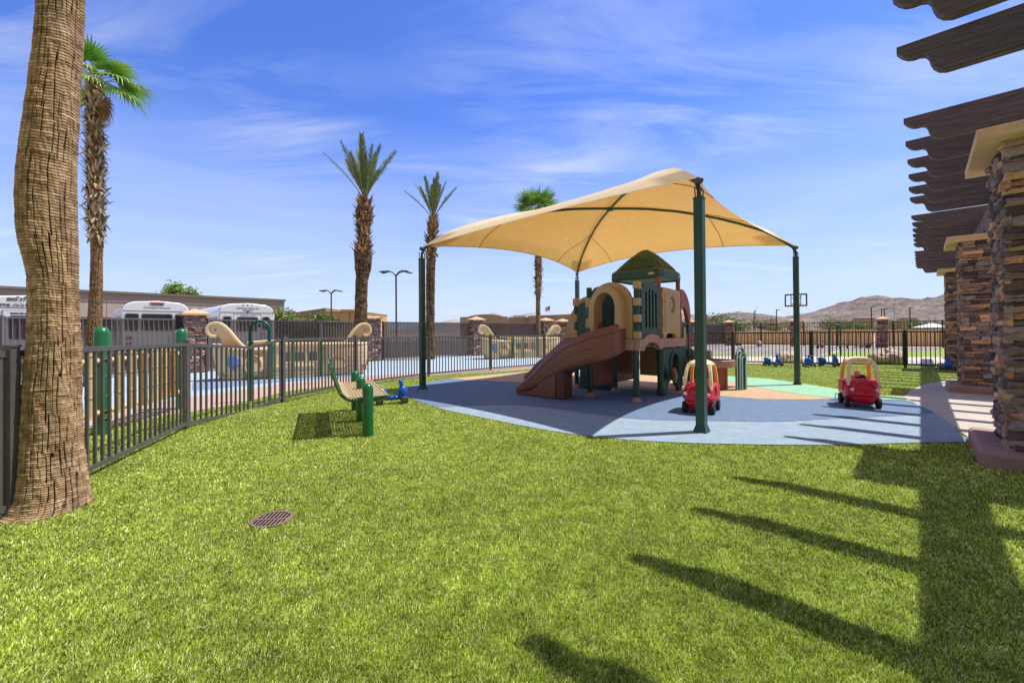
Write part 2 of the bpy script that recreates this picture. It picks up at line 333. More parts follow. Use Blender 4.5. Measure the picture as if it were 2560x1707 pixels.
# ------------------------------------------------------------------ grass blades
def grass():
    n=1000000; d=np.exp(RNG.uniform(math.log(1.25),math.log(23),n)); a=RNG.uniform(-1.02,1.0,n)
    x=d*np.sin(a); y=d*np.cos(a)
    # a low even cover for other viewpoints
    x=np.concatenate([x,RNG.uniform(-7,9,60000)]); y=np.concatenate([y,RNG.uniform(.3,9,60000)])
    ok=inpoly(x,y,[p[:2] for p in lawn_poly])&~inpoly(x,y,patio)&~inpoly(x,y,[(p.x,p.y) for p in cpoly])&((x+1.715)**2+(y-3.0)**2>.135**2)
    x=x[ok];y=y[ok];n=len(x); d=np.hypot(x,y)
    nz1=fbm(x,y,.07,2,1); nz2=fbm(x,y,.8,3,9); nz3=fbm(x,y,.075,3,21)
    la=RNG.uniform(0,2*math.pi,n)*.88+(nz1-.45)*8
    h=RNG.uniform(.011,.024,n)*(1-.12*(d>8)); lean=RNG.uniform(.05,.75,n)*h*1.1
    w=.0017*np.maximum(1,d/1.8)*RNG.uniform(.7,1.4,n)
    w=np.minimum(w,.011)
    ca,sa=np.cos(la),np.sin(la); th=la+math.pi/2+RNG.normal(0,.9,n); cw,sw=np.cos(th)*w,np.sin(th)*w
    V=np.empty((n,4,3),np.float32)
    V[:,0]=np.stack([x-cw,y-sw,np.zeros(n)-.002],1); V[:,1]=np.stack([x+cw,y+sw,np.zeros(n)-.002],1)
    V[:,2]=np.stack([x+cw*.7+ca*lean*.35,y+sw*.7+sa*lean*.35,h*.62],1)
    V[:,3]=np.stack([x+ca*lean,y+sa*lean,h],1)
    F=np.empty((n,2,3),np.int32); b=np.arange(n)*4
    F[:,0]=np.stack([b,b+1,b+2],1); F[:,1]=np.stack([b,b+2,b+3],1)
    t=RNG.random(n); pal=np.array([(.76,.80,.16),(.52,.66,.08),(.21,.33,.03),(1.0,1.0,.52)])
    idx=np.where(t<.32,0,np.where(t<.62,1,np.where(t<.86,2,3))); c=pal[idx]*RNG.uniform(.62,1.25,(n,1))
    c=c*(.84+.36*nz2)[:,None]*(.62+.8*nz3)[:,None]
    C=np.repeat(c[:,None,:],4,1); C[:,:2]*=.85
    gmt=mat('grass_blade',(1,1,1),.62,var=0,attr=True,trans=.3,spec=.3)
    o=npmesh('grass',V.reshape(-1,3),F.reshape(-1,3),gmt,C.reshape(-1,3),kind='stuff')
    tag(o,'short yellow-green artificial grass covering the lawn','grass')
grass()
# ------------------------------------------------------------------ hills
def ridge(name,prof,D,depth,m,seed,rough,nu=260,nv=60,base=830):
    """a hill range: ridge heights read along its crest, built as a height field with its own distance and depth"""
    xs=np.array([p[0] for p in prof],float); ys=np.array([p[1] for p in prof],float)
    px=np.linspace(xs[0],xs[-1],nu); py=np.interp(px,xs,ys)
    R=[ray(a,b) for a,b in zip(px,py)]
    zt=np.array([CAMZ+r.z*D/r.y for r in R]); ux=np.array([r.x/r.y for r in R])
    v=np.linspace(-1,1,nv); V=[]
    UX,VV=np.meshgrid(ux,v); ZT=np.meshgrid(zt,v)[0]
    Yd=D+VV*depth; X=UX*D+ (VV*0); Z=ZT*np.clip(1-np.abs(VV)**1.35,0,1)
    sc=depth*.22
    n=fbm(X+seed*91,Yd,sc,6,seed)-.47; gull=np.abs(fbm(X-seed*17,Yd*.6,sc*.45,4,seed+5)-.47)
    Z=Z*(1+.5*rough*n*(np.abs(VV)*1.6+.12))-gull*rough*ZT*.25*np.abs(VV)**.5*(1-np.abs(VV))*1.6
    cr1=fbm(X*1.0+seed*3,Yd,D*.018,4,seed+31)-.47; Z=Z*(1+.22*cr1*rough)
    Z=np.maximum(Z,-.5)
    P=np.stack([X,Yd,Z],-1).reshape(-1,3); i=np.arange(nv-1)[:,None]*nu+np.arange(nu-1)[None,:]; i=i.ravel()
    F=np.stack([i,i+1,i+nu+1,i+nu],1)
    return npmesh(name,P,F,m,smooth=False,kind='structure')
def hillmat(name,c,c2,s,dot,dots):
    m=mat(name,c,.95,c2=c2,scale=s,detail=8,bump=.9,bscale=s*9,bdist=2)
    nt=m.node_tree; L=nt.links.new; b=nt.nodes['Principled BSDF']; src=b.inputs['Base Color'].links[0].from_socket
    tc=nt.nodes['Texture Coordinate'] if 'Texture Coordinate' in nt.nodes else N(nt,'ShaderNodeTexCoord')
    vo=N(nt,'ShaderNodeTexVoronoi'); vo.inputs['Scale'].default_value=dots; L(tc.outputs['Object'],vo.inputs['Vector'])
    n=N(nt,'ShaderNodeTexNoise'); n.inputs['Scale'].default_value=dots*.2; L(tc.outputs['Object'],n.inputs['Vector'])
    ad=N(nt,'ShaderNodeMath',operation='SUBTRACT'); L(n.outputs[0],ad.inputs[0]); ad.inputs[1].default_value=.08
    lt=N(nt,'ShaderNodeMath',operation='LESS_THAN'); L(vo.outputs['Distance'],lt.inputs[0]); L(ad.outputs[0],lt.inputs[1])
    fa=N(nt,'ShaderNodeMath',operation='MULTIPLY'); L(lt.outputs[0],fa.inputs[0]); fa.inputs[1].default_value=.62
    mx=N(nt,'ShaderNodeMix',data_type='RGBA'); L(fa.outputs[0],mx.inputs[0]); L(src,mx.inputs[6]); mx.inputs[7].default_value=(*dot,1); L(mx.outputs[2],b.inputs['Base Color'])
    return m
hm=hillmat('hill_scrub',(.15,.115,.10),(.30,.235,.20),.03,(.09,.085,.06),.16)
ridge('hill_right',[(1900,826),(1950,800),(1983,790),(2040,780),(2070,776),(2103,768),(2120,762),(2150,752),(2166,744),(2180,741),(2196,742),(2215,750),(2240,760),(2262,763),(2285,756),(2298,754),(2325,756),(2345,750),(2366,740),(2400,728),(2450,722),(2520,724),(2600,735),(2700,760),(2800,800),(2850,826)],620,260,hm,3,1)
ridge('hill_centre',[(1730,826),(1775,800),(1800,788),(1822,781),(1838,780),(1860,783),(1885,789),(1920,795),(1950,800),(2000,812),(2060,826)],420,150,hm,8,.9)
rm=hillmat('hill_rock',(.3,.21,.15),(.5,.38,.29),.12,(.14,.1,.08),.8)
ridge('hill_rocky',[(1560,826),(1610,795),(1650,774),(1680,778),(1700,785),(1722,790),(1745,793),(1765,794),(1790,800),(1850,806),(1920,812),(1990,826)],150,40,rm,5,1.3)
bm_=mat('mountain_far',(.30,.27,.27),.95,c2=(.38,.34,.34),scale=.01,detail=8,bump=.8,bscale=.06,bdist=6)  # slight aerial haze put into the greyed base colour
ridge('mountain_far',[(940,836),(985,830),(1010,824),(1035,818),(1075,810),(1105,806),(1125,801),(1142,797),(1150,801),(1190,806),(1205,800),(1218,786),(1235,784),(1252,787),(1268,794),(1285,789),(1300,787),(1318,784),(1332,781),(1345,782),(1362,788),(1390,796),(1450,806),(1520,828)],1500,350,bm_,12,.9)
# ------------------------------------------------------------------ pergola
U=Vector((.6965,.7175,0)); Wd=Vector((.7175,-.6965,0))
RZ=math.atan2(U.y,U.x)
def sw(s,w,z=0): return U*s+Wd*w+Vector((0,0,z))
wood=mat('dark_stained_wood',(.062,.043,.047),.75,c2=(.175,.125,.13),scale=3,stretch=(1,14,14),bump=.7,bscale=9,detail=8,bdist=.006)
woodu=mat('dark_wood_beam',(.062,.043,.047),.75,c2=(.175,.125,.125),scale=3,stretch=(14,1,14),bump=.7,bscale=9,detail=8,bdist=.006)
def rafter_outline(L=4.4,zt=4.06):
    zb=zt-.362; p=[(0,zt),(0,zt-.05),(.035,zt-.10),(.075,zt-.135),(.12,zt-.15),(.17,zt-.15),(.205,zt-.165),(.225,zt-.20),(.235,zt-.25),(.255,zt-.30),(.29,zt-.34),(.34,zb),(L,zb),(L,zt)]
    return p
# pergola frame in local axes: x along the rafters (away from the lawn), y along the beam
perg=thing('pergola','dark brown timber pergola with scroll-ended rafters over the stone pillars','pergola',(0,0,0),math.atan2(Wd.y,Wd.x))
PC=[6.7+6.55*i for i in range(3)]
rs=[]
for c in [6.57-6.55,6.57,13.12,19.67,26.22]:
    for k in range(6): rs.append(c+.98+.918*k)
rs=[r for r in rs if -1.5<r<27]+[.05-.98,-1.9]
def raf(k):
    b=MB(); b.prism(list(reversed(rafter_outline())),.095,U=(1,0,0),V=(0,0,1)); return b.mesh('rafter')
rm0=raf(0); rm0.materials.append(wood)
for s in sorted(rs):
    o=bpy.data.objects.new('rafter',rm0); COL.objects.link(o); o.parent=perg; o.location=(-.136+random.uniform(-.008,.008),s,random.uniform(-.004,.004))
    b=o.modifiers.new('bevel','BEVEL'); b.width=.006; b.limit_method='ANGLE'; b.angle_limit=.9
for s0,s1 in [(-3,6.68),(6.72,13.23),(13.27,19.78),(19.82,27.2)]:
    b=MB(); b.box((.97,s0,3.215),(1.22,s1,3.698)); b.build('beam',woodu,perg,bevel=.008)
for s in PC: 
    b=MB()
    b.box((.955,s-.16,3.24),(.968,s+.16,3.36)); 
    for q in (-.12,0,.12): b.ell((.955,s+q,3.3),(.012,.014,.014),8,5)
    b.build('bracket',mat('black_steel',(.02,.02,.02),.5,metal=.6),perg)
# ------------------------------------------------------------------ stone pillars
stone=mat('stacked_stone',(.75,.75,.75),.9,c2=(1.15,1.12,1.1),scale=22,attr=True,bump=1.0,bscale=45,detail=8,bdist=.012)
stone_cap=mat('cast_stone_cap',(.74,.47,.28),.85,var=.1,scale=12,bump=.3,bscale=150)
stone_plinth=mat('painted_plinth',(.33,.19,.16),.8,c2=(.42,.26,.22),scale=6,bump=.4,bscale=60,stretch=(1,3,1))
SC=[((.085,.064,.066),4),((.13,.10,.098),5),((.19,.145,.13),4),((.32,.21,.13),3),((.44,.29,.165),2),((.36,.20,.125),2),((.20,.175,.175),4),((.06,.045,.048),2)]
SCL=[(c[0]*1.62,c[1]*1.42,c[2]*1.45) for c,k in SC for _ in range(k)]
def shaft_mesh(sz,h,rh=.062,ln=(.10,.34),prot=.028,det=3,seed=1):
    r=random.Random(seed); b=MB(); hs=sz/2-.03
    b.box((-hs,-hs,0),(hs,hs,h),(.12,.1,.085))
    for side in range(4):
        R=Matrix.Rotation(side*math.pi/2,4,'Z'); z=0
        while z<h-.01:
            rr=min(rh*r.uniform(.5,1.55),h-z); x=-sz/2-r.uniform(0,.02)
            while x<sz/2-.02:
                l=r.uniform(*ln); x1=min(x+l,sz/2+r.uniform(-.004,.022)); 
                if sz/2-x1<.05: x1=sz/2+r.uniform(0,.02)
                p=r.uniform(0,1)**1.5*prot; c=Vector(r.choice(SCL))*r.uniform(.75,1.3); col=tuple(c)
                gap=.003; nx=max(1,int((x1-x)/.045)) if det>1 else 1; nz=2 if det>1 else 1
                x0_,x1_=x+gap,x1-gap; z0_,z1_=z+gap,z+rr-gap
                y=-sz/2-p; vs=[]; 
                for j in range(nz+1):
                    for i in range(nx+1):
                        edge=(i in(0,nx)) or (j in (0,nz))
                        jy=r.uniform(-.012,.012)+(r.uniform(.004,.024) if edge else 0) if det>1 else 0
                        jx=r.uniform(-.011,.011) if det>1 else 0; jz=r.uniform(-.007,.007) if det>1 else 0
                        vs.append(R@Vector((x0_+(x1_-x0_)*i/nx+jx,y+jy,z0_+(z1_-z0_)*j/nz+jz)))
                fs=[(j*(nx+1)+i,j*(nx+1)+i+1,(j+1)*(nx+1)+i+1,(j+1)*(nx+1)+i) for j in range(nz) for i in range(nx)]
                # sides back to the core
                ring=[i for i in range(nx+1)]+[(j)*(nx+1)+nx for j in range(1,nz+1)]+[nz*(nx+1)+i for i in range(nx-1,-1,-1)]+[j*(nx+1) for j in range(nz-1,0,-1)]
                o=len(vs)
                for k in ring:
                    v=R.inverted()@vs[k]; vs.append(R@Vector((v.x,-hs+.01,v.z)))
                m=len(ring)
                for k in range(m): fs.append((ring[(k+1)%m],ring[k],o+k,o+(k+1)%m))
                b.add(vs,fs,col); x=x1
            z+=rr
    return b.mesh('shaft')
def pyr_cap(w,t,rise,over=0):
    b=MB(); h=w/2; b.box((-h,-h,0),(h,h,t))
    b.add([(-h,-h,t),(h,-h,t),(h,h,t),(-h,h,t),(0,0,t+rise)],[(0,1,4),(1,2,4),(2,3,4),(3,0,4)]); return b
lab=['rough stacked-stone pillar nearest the camera, cut by the right edge','second stacked-stone pillar, beyond the nearest one, on a red plinth','farthest stacked-stone pergola pillar with the blue scooter at its foot']
for i,s in enumerate(PC):
    c=sw(s,1.1); t=thing('stone_pillar',lab[i],'pillar',c,RZ-math.pi/2,'stone pillars carrying the pergola')
    me=shaft_mesh(1.02,2.96 if i else 2.96,.068 if i==0 else .06,(.12,.36),.05 if i==0 else .03,3,seed=i+3); me.materials.append(stone)
    o=bpy.data.objects.new('shaft',me); COL.objects.link(o); o.parent=t; o.location=(0,0,.15)
    b=MB(); b.box((-.71,-.71,-.06),(.71,.71,.155)); b.build('plinth',stone_plinth,t,bevel=.045,seg=4)
    b=MB(); b.box((-.70,-.74,0),(.70,.74,.095)); o=b.build('cap',stone_cap,t,bevel=.006); o.location=(0,0,3.112)
# ------------------------------------------------------------------ shade canopy
CC=Vector((2.336,9.883)); HS=3.125; RO=-.7605
cnr=[]
for a,b_ in [(-1,-1),(1,-1),(1,1),(-1,1)]:
    cnr.append(Vector((CC.x+HS*(a*math.cos(RO)-b_*math.sin(RO)),CC.y+HS*(a*math.sin(RO)+b_*math.cos(RO)))))
dg=mat('dark_green_paint',(.018,.055,.04),.42,var=.15,scale=5,bump=.05,bscale=80,c2=(.03,.085,.06))
def fabric():
    m=bpy.data.materials.new('canopy_fabric'); m.use_nodes=True; nt=m.node_tree; L=nt.links.new; b=nt.nodes['Principled BSDF']; b.inputs['Roughness'].default_value=.9; b.inputs['Specular IOR Level'].default_value=.1
    a=N(nt,'ShaderNodeAttribute',attribute_name='Col'); n=N(nt,'ShaderNodeTexNoise'); n.inputs['Scale'].default_value=5; tc=N(nt,'ShaderNodeTexCoord'); L(tc.outputs['Object'],n.inputs['Vector']); n.inputs['Detail'].default_value=6
    mr=N(nt,'ShaderNodeMapRange'); mr.inputs[3].default_value=.88; mr.inputs[4].default_value=1.1; L(n.outputs[0],mr.inputs[0])
    mx=N(nt,'ShaderNodeMix',data_type='RGBA',blend_type='MULTIPLY'); mx.inputs[0].default_value=1; L(a.outputs['Color'],mx.inputs[6]); L(mr.outputs[0],mx.inputs[7])
    L(mx.outputs[2],b.inputs['Base Color'])
    w=N(nt,'ShaderNodeTexWave'); w.inputs['Scale'].default_value=28; w.inputs['Distortion'].default_value=1.5; L(tc.outputs['Object'],w.inputs['Vector'])
    bp=N(nt,'ShaderNodeBump'); bp.inputs['Strength'].default_value=.12; bp.inputs['Distance'].default_value=.01; L(w.outputs[0],bp.inputs['Height']); L(bp.outputs[0],b.inputs['Normal'])
    tr=N(nt,'ShaderNodeBsdfTranslucent'); mt=N(nt,'ShaderNodeMix',data_type='RGBA',blend_type='MULTIPLY'); mt.inputs[0].default_value=1; mt.inputs[7].default_value=(.95,.50,.10,1); L(mx.outputs[2],mt.inputs[6]); L(mt.outputs[2],tr.inputs['Color'])
    ms=N(nt,'ShaderNodeMixShader'); ms.inputs[0].default_value=.27; L(b.outputs[0],ms.inputs[1]); L(tr.outputs[0],ms.inputs[2]); L(ms.outputs[0],nt.nodes['Material Output'].inputs[0]); return m
def hipz(r): return float(np.interp(r,[0,.1,.2,.35,.5,.6,.7,.76,.82,.88,.93,.97,1],[4.235,4.235,4.225,4.17,4.07,3.98,3.87,3.79,3.71,3.59,3.46,3.35,3.27]))
def midz(r): return float(np.interp(r,[0,.2,.35,.5,.7,.82,.9,1],[0,-.08,-.14,-.155,-.085,0,.08,.21]))
can=thing('shade_canopy','tan fabric shade sail on four dark green steel posts','shade canopy',(CC.x,CC.y,0))
def L2(p): return (p[0]-CC.x,p[1]-CC.y,p[2])
def canopy():
    nr,nt_=44,28; V=[];F=[];C=[]
    for i in range(4):
        a,b_=cnr[i],cnr[(i+1)%4]; mid=(a+b_)/2; inn=(CC-mid).normalized(); o=len(V)
        for j in range(nr+1):
            r=j/nr; pa=CC.lerp(a,r); pb=CC.lerp(b_,r); z=hipz(r)
            for k in range(nt_+1):
                t=k/nt_; q=pa.lerp(pb,t)+inn*(.42*r**4*4*t*(1-t)); 
                zz=z+.035+midz(r)*4*t*(1-t)
                V.append(L2((q.x,q.y,zz)))
                lat=(t-.5)*2*HS*r*2
                hem=r>.985; seam=min(abs(abs(lat)-1.75),abs(abs(lat)-0.0+9))<.018 and r>.3
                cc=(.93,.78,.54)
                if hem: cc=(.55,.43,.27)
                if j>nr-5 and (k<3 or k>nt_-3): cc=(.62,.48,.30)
                C.append(cc)
        for j in range(nr):
            for k in range(nt_):
                p=o+j*(nt_+1)+k; F.append((p,p+nt_+1,p+nt_+2,p+1))
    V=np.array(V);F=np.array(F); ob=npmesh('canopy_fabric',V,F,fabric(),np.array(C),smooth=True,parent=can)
canopy()
for i in range(4):
    c=cnr[i]; d=(CC-c).normalized(); ang=math.atan2(d.y,d.x)+math.pi/4
    R=Matrix.Translation(L2((c.x,c.y,0)))@Matrix.Rotation(ang,4,'Z')
    b=MB(); b.box((-.055,-.055,.0),(.055,.055,3.03),M=R); b.box((-.061,-.061,3.03),(.061,.061,3.045),M=R)
    b.add([R@Vector(v) for v in [(-.085,-.085,.012),(.085,-.085,.012),(.085,.085,.012),(-.085,.085,.012),(-.0555,-.0555,.10),(.0555,-.0555,.10),(.0555,.0555,.10),(-.0555,.0555,.10)]],[(0,3,2,1),(0,1,5,4),(1,2,6,5),(2,3,7,6),(3,0,4,7)])
    b.build('post',dg,can)
    # hip pipe from the post head up to the crown
    path=[]
    for r in [1.0,.985,.96,.93,.88,.82,.76,.7,.6,.5,.35,.2,.1,0]:
        q=CC.lerp(c,r); path.append(L2((q.x,q.y,hipz(r)-.035)))
    path=[L2((c.x,c.y,3.0)),L2((c.x,c.y,3.15))]+path[1:]
    b=MB(); b.tube(path,.03,10); b.build('rafter_pipe',dg,can)
    b=MB(); q=Vector(path[1]); b.tube([q+Vector((.05,.0,-.08)),q+Vector((.07,.02,-.02)),q+Vector((.03,.03,.05))],.012,6); b.tube([q+Vector((-.05,.0,-.1)),q+Vector((-.06,-.01,.03)),q],.01,6); b.ell(q+Vector((0,0,.12)),(.06,.06,.05),10,6)
    b.build('cable_clamp',mat('weathered_steel',(.12,.1,.09),.6,metal=.4),can)
b=MB(); b.ell((0,0,4.19),(.1,.1,.05)); b.build('hub',dg,can)
# fabric seams, thin cords sewn beneath the cloth
for i in range(4):
    a,b_=cnr[i],cnr[(i+1)%4]; mid=(a+b_)/2; inn=(CC-mid).normalized(); du=(b_-a).normalized()
    for off in (-1.62,1.62):
        b=MB(); pts=[]
        for r in np.linspace(abs(off)/HS/1.0+.0,1,14):
            t=.5+off/(2*HS*r); t=min(max(t,0),1); q=CC.lerp(a,r).lerp(CC.lerp(b_,r),t)+inn*(.42*r**4*4*t*(1-t)); z=hipz(r)+.035+midz(r)*4*t*(1-t)-.008
            pts.append(L2((q.x,q.y,z)))
        b.tube(pts,.007,5); b.build('seam',mat('seam_thread',(.25,.17,.08),.9),can)
# ------------------------------------------------------------------ low picket fence
bronze=mat('bronze_paint_sunlit',(.095,.085,.084),.36,c2=(.13,.118,.116),scale=6,spec=.6)  # sunlit look of the rails put into a lighter base colour
def node(x,yt,yb,h=1.15,zt=None):
    # height known -> distance along the sight line
    Yd=h*FPX/(yb-yt); return at(x,yt,Yd)
darkf=mat('black_fence_paint',(.028,.024,.024),.42,c2=(.04,.035,.034),scale=6)  # same paint as the left run, without the sunlit lightening
def low_fence(t,nodes,posts,h=1.15,sp=.11,bronze=bronze):
    O=Vector(t.location)
    for k in range(len(nodes)-1):
        a=nodes[k]-O; b_=nodes[k+1]-O; d=b_-a; L=d.length; dn=d.normalized(); b=MB()
        b.bar(a-Vector((0,0,.022)),b_-Vector((0,0,.022)),.038,.045); b.bar(a-Vector((0,0,h-.022)),b_-Vector((0,0,h-.022)),.038,.045)
        n=int(L/sp); 
        for i in range(n):
            p=a+d*((i+.5)/n); b.bar(p-Vector((0,0,h-.046)),p-Vector((0,0,.046)),.024,.024,upv=(dn.x,dn.y,0))
        b.build('panel',bronze,t)
    for k in posts:
        p=nodes[k]-O; b=MB(); b.box((p.x-.03,p.y-.03,p.z-h-.09),(p.x+.03,p.y+.03,p.z+.025)); b.box((p.x-.036,p.y-.036,p.z+.026),(p.x+.036,p.y+.036,p.z+.04)); b.build('post',bronze,t)
LN=[Vector((-4.4,1.0,1.21)),node(28,876,1290),node(207,867.6,1183,1.15),node(465,857,1062),node(625,866,1029),node(706,846,996),node(888,843,958.5),node(1071,841,935.5),node(1225.6,839,922),node(1360,837.3,911.5),node(1500,835.5,906.5),node(1640,834,904)]
LN[1]=at(28,876,3.05)
tl=thing('picket_fence','low bronze metal picket fence curving across the left side of the lawn','fence',(LN[3].x,LN[3].y,0))
low_fence(tl,LN,[0,1,3,5,6,7,8,9,10,11])
RN=[node(1640,834,904)+Vector((.05,.0,0)),node(1832,831.5,904.5),node(2027.5,829.5,908.5),node(2262,827.5,912.5),at(2380,827.5,13.6),Vector((17.5,10.8,1.2))]
tr_=thing('picket_fence','low black metal picket fence straight across the back right of the lawn','fence',(RN[1].x,RN[1].y,0))
low_fence(tr_,RN,[1,2,3,4,5],bronze=darkf)
# ------------------------------------------------------------------ tall fences
def screen_mat():
    m=bpy.data.materials.new('brown_screen_mesh'); m.use_nodes=True; nt=m.node_tree; L=nt.links.new; b=nt.nodes['Principled BSDF']; b.inputs['Base Color'].default_value=(.10,.062,.052,1); b.inputs['Roughness'].default_value=.9
    tp=N(nt,'ShaderNodeBsdfTransparent'); ms=N(nt,'ShaderNodeMixShader'); ms.inputs[0].default_value=.80; L(tp.outputs[0],ms.inputs[1]); L(b.outputs[0],ms.inputs[2]); L(ms.outputs[0],nt.nodes['Material Output'].inputs[0]); return m
scr=screen_mat()
def tall(t,pts,sp=.125,ht=1.87,screen=True,m=bronze,zb=.1,bw=.022,post_every=2.4,off=.03):
    O=Vector(t.location)
    for k in range(len(pts)-1):
        a=Vector((*pts[k],0))-O; b_=Vector((*pts[k+1],0))-O; d=b_-a; L=d.length; dn=d.normalized(); nn=Vector((-dn.y,dn.x,0)); np_=max(1,round(L/post_every))
        for s in range(np_):
            q0=a+d*(s/np_); q1=a+d*((s+1)/np_); b=MB(); e=q1-q0
            b.bar(q0+Vector((0,0,ht-.025)),q1+Vector((0,0,ht-.025)),.035,.05); b.bar(q0+Vector((0,0,zb)),q1+Vector((0,0,zb)),.035,.04)
            n=int(e.length/sp)
            for i in range(n):
                p=q0+e*((i+.5)/n); b.bar(p+Vector((0,0,zb+.02)),p+Vector((0,0,ht-.05)),bw,bw,upv=(dn.x,dn.y,0))
            b.build('panel',m,t)
            b=MB(); b.box((q0.x-.032,q0.y-.032,0),(q0.x+.032,q0.y+.032,ht+.03)); b.build('post',m,t)
        if screen:
            b=MB(); q0=a+nn*off; q1=b_+nn*off; b.add([q0+Vector((0,0,.07)),q1+Vector((0,0,.07)),q1+Vector((0,0,ht-.03)),q0+Vector((0,0,ht-.03))],[(0,1,2,3)]); b.build('screen_cloth',scr,t)
grayb=mat('grey_fence_paint',(.16,.14,.135),.5,var=.08,scale=3)
tA=thing('tall_fence','tall brown barred fence with screen cloth in front of the parked white buses','fence',(-11.6,14.4,0)); tall(tA,[(-17.5,9.3),(-14.4,11.9),(-11.62,14.55)],m=grayb)
tB=thing('tall_fence','tall brown barred fence with screen cloth between the two left stone gate posts','fence',(-9,17.2,0)); tall(tB,[(-11.0,15.25),(-7.0,19.9)],m=grayb)
tC=thing('tall_fence','tall brown barred fence behind the two slim date palms','fence',(-4.6,22.2,0)); tall(tC,[(-6.35,20.7),(-2.42,24.3)])
tD=thing('tall_fence','tall brown barred fence behind the farther play ship','fence',(0,26,0)); tall(tD,[(-1.75,24.7),(1.9,27.3)])
tE=thing('tall_fence','plain grey board fence left of the iron fence, between two far stone pillars','fence',(10,33,0))
b=MB(); O=Vector((10,33,0))
for p,q in [((3.9,30.2),(9.5,33.2)),((9.5,33.2),(14.7,35.4)),((15.4,35.6),(19.1,37.8))]:
    b.bar(Vector((*p,.95))-O,Vector((*q,.95))-O,.04,1.75)
    P,Q=Vector((*p,0)),Vector((*q,0)); n=int((Q-P).length/.15)
    for i in range(n): 
        r=P.lerp(Q,(i+.5)/n)-O+Vector((.02,-.04,0)); b.bar(r+Vector((0,0,.1)),r+Vector((0,0,1.85)),.03,.03)
b.build('board_panel',mat('grey_boards',(.15,.13,.13),.7,var=.08,scale=3),tE)
black=mat('black_iron_paint',(.02,.018,.018),.45,var=.1)
tF=thing('tall_fence','tall open black iron fence with orange wall behind, left half beyond the court','fence',(22,36,0)); tall(tF,[(19.95,37.6),(22.85,34.85)],sp=.16,screen=False,m=black,bw=.028); tall(tF,[(23.6,34.1),(26.75,31.1)],sp=.16,screen=False,m=black,bw=.028)
tG=thing('tall_fence','tall open black iron fence running right of the tallest far stone pillar','fence',(30,28,0)); tall(tG,[(27.5,30.4),(31.2,27.0),(35,23.5)],sp=.16,screen=False,m=black,bw=.028)
# stone gate pillars along the tall fences
me=shaft_mesh(.58,2.0,.07,(.12,.3),.03,1,seed=31); me.materials.append(stone)
me2=shaft_mesh(.58,2.0,.07,(.12,.3),.035,3,seed=32); me2.materials.append(stone)
gl=[((-11.3,15.0),'stone fence pillar behind the left play ship prow, pyramid cap',45),((-6.75,20.35),'stone fence pillar just right of the first date palm, pyramid cap',42),((-2.08,24.5),'stone fence pillar left of the farther play ship, pyramid cap',30),((2.2,27.5),'left one of the two close stone pillars behind the farther ship stern',25),((3.6,30.0),'right one of the two close stone pillars behind the farther ship stern',20),((15.0,35.5),'stone fence pillar seen under the red play arch, at the grey boards',10),((19.5,37.9),'stone fence pillar where grey boards meet the black iron fence',-10),((23.2,34.5),'stone fence pillar half hidden behind the right canopy post',-42),((27.1,30.8),'largest far stone pillar in the black iron fence, with pyramid cap',-42)]
for i,((x,y),l,rz) in enumerate(gl):
    t=thing('fence_pillar',l,'pillar',(x,y,0),math.radians(rz),'stone pillars along the tall fences')
    o=bpy.data.objects.new('shaft',me2 if i<4 else me); COL.objects.link(o); o.parent=t
    o=pyr_cap(.82,.07,.17).build('cap',stone_cap,t); o.location=(0,0,2.0)
# orange block wall beyond
ow=mat('orange_block_wall',(.74,.48,.24),.9,c2=(.82,.55,.29),scale=1.5,bump=.3,bscale=12)
for pts,h,l in [([(16.5,44.5),(24.72,38.93)],1.2,'low orange block wall behind the left part of the iron fence'),([(24.78,38.88),(29.62,34.5)],1.3,'low orange block wall between canopy post and the largest far pillar'),([(29.68,34.46),(40,26)],1.25,'low orange block wall behind the iron fence at the far right')]:
    P,Q=Vector((*pts[0],0)),Vector((*pts[1],0)); c=(P+Q)/2; t=thing('block_wall',l,'wall',c)
    b=MB(); b.bar(P-c+Vector((0,0,h/2-.05)),Q-c+Vector((0,0,h/2-.05)),.2,h); b.build('wall',ow,t)
    b=MB(); b.bar(P-c+Vector((0,0,h-.02)),Q-c+Vector((0,0,h-.02)),.26,.06); b.build('coping',ow,t)
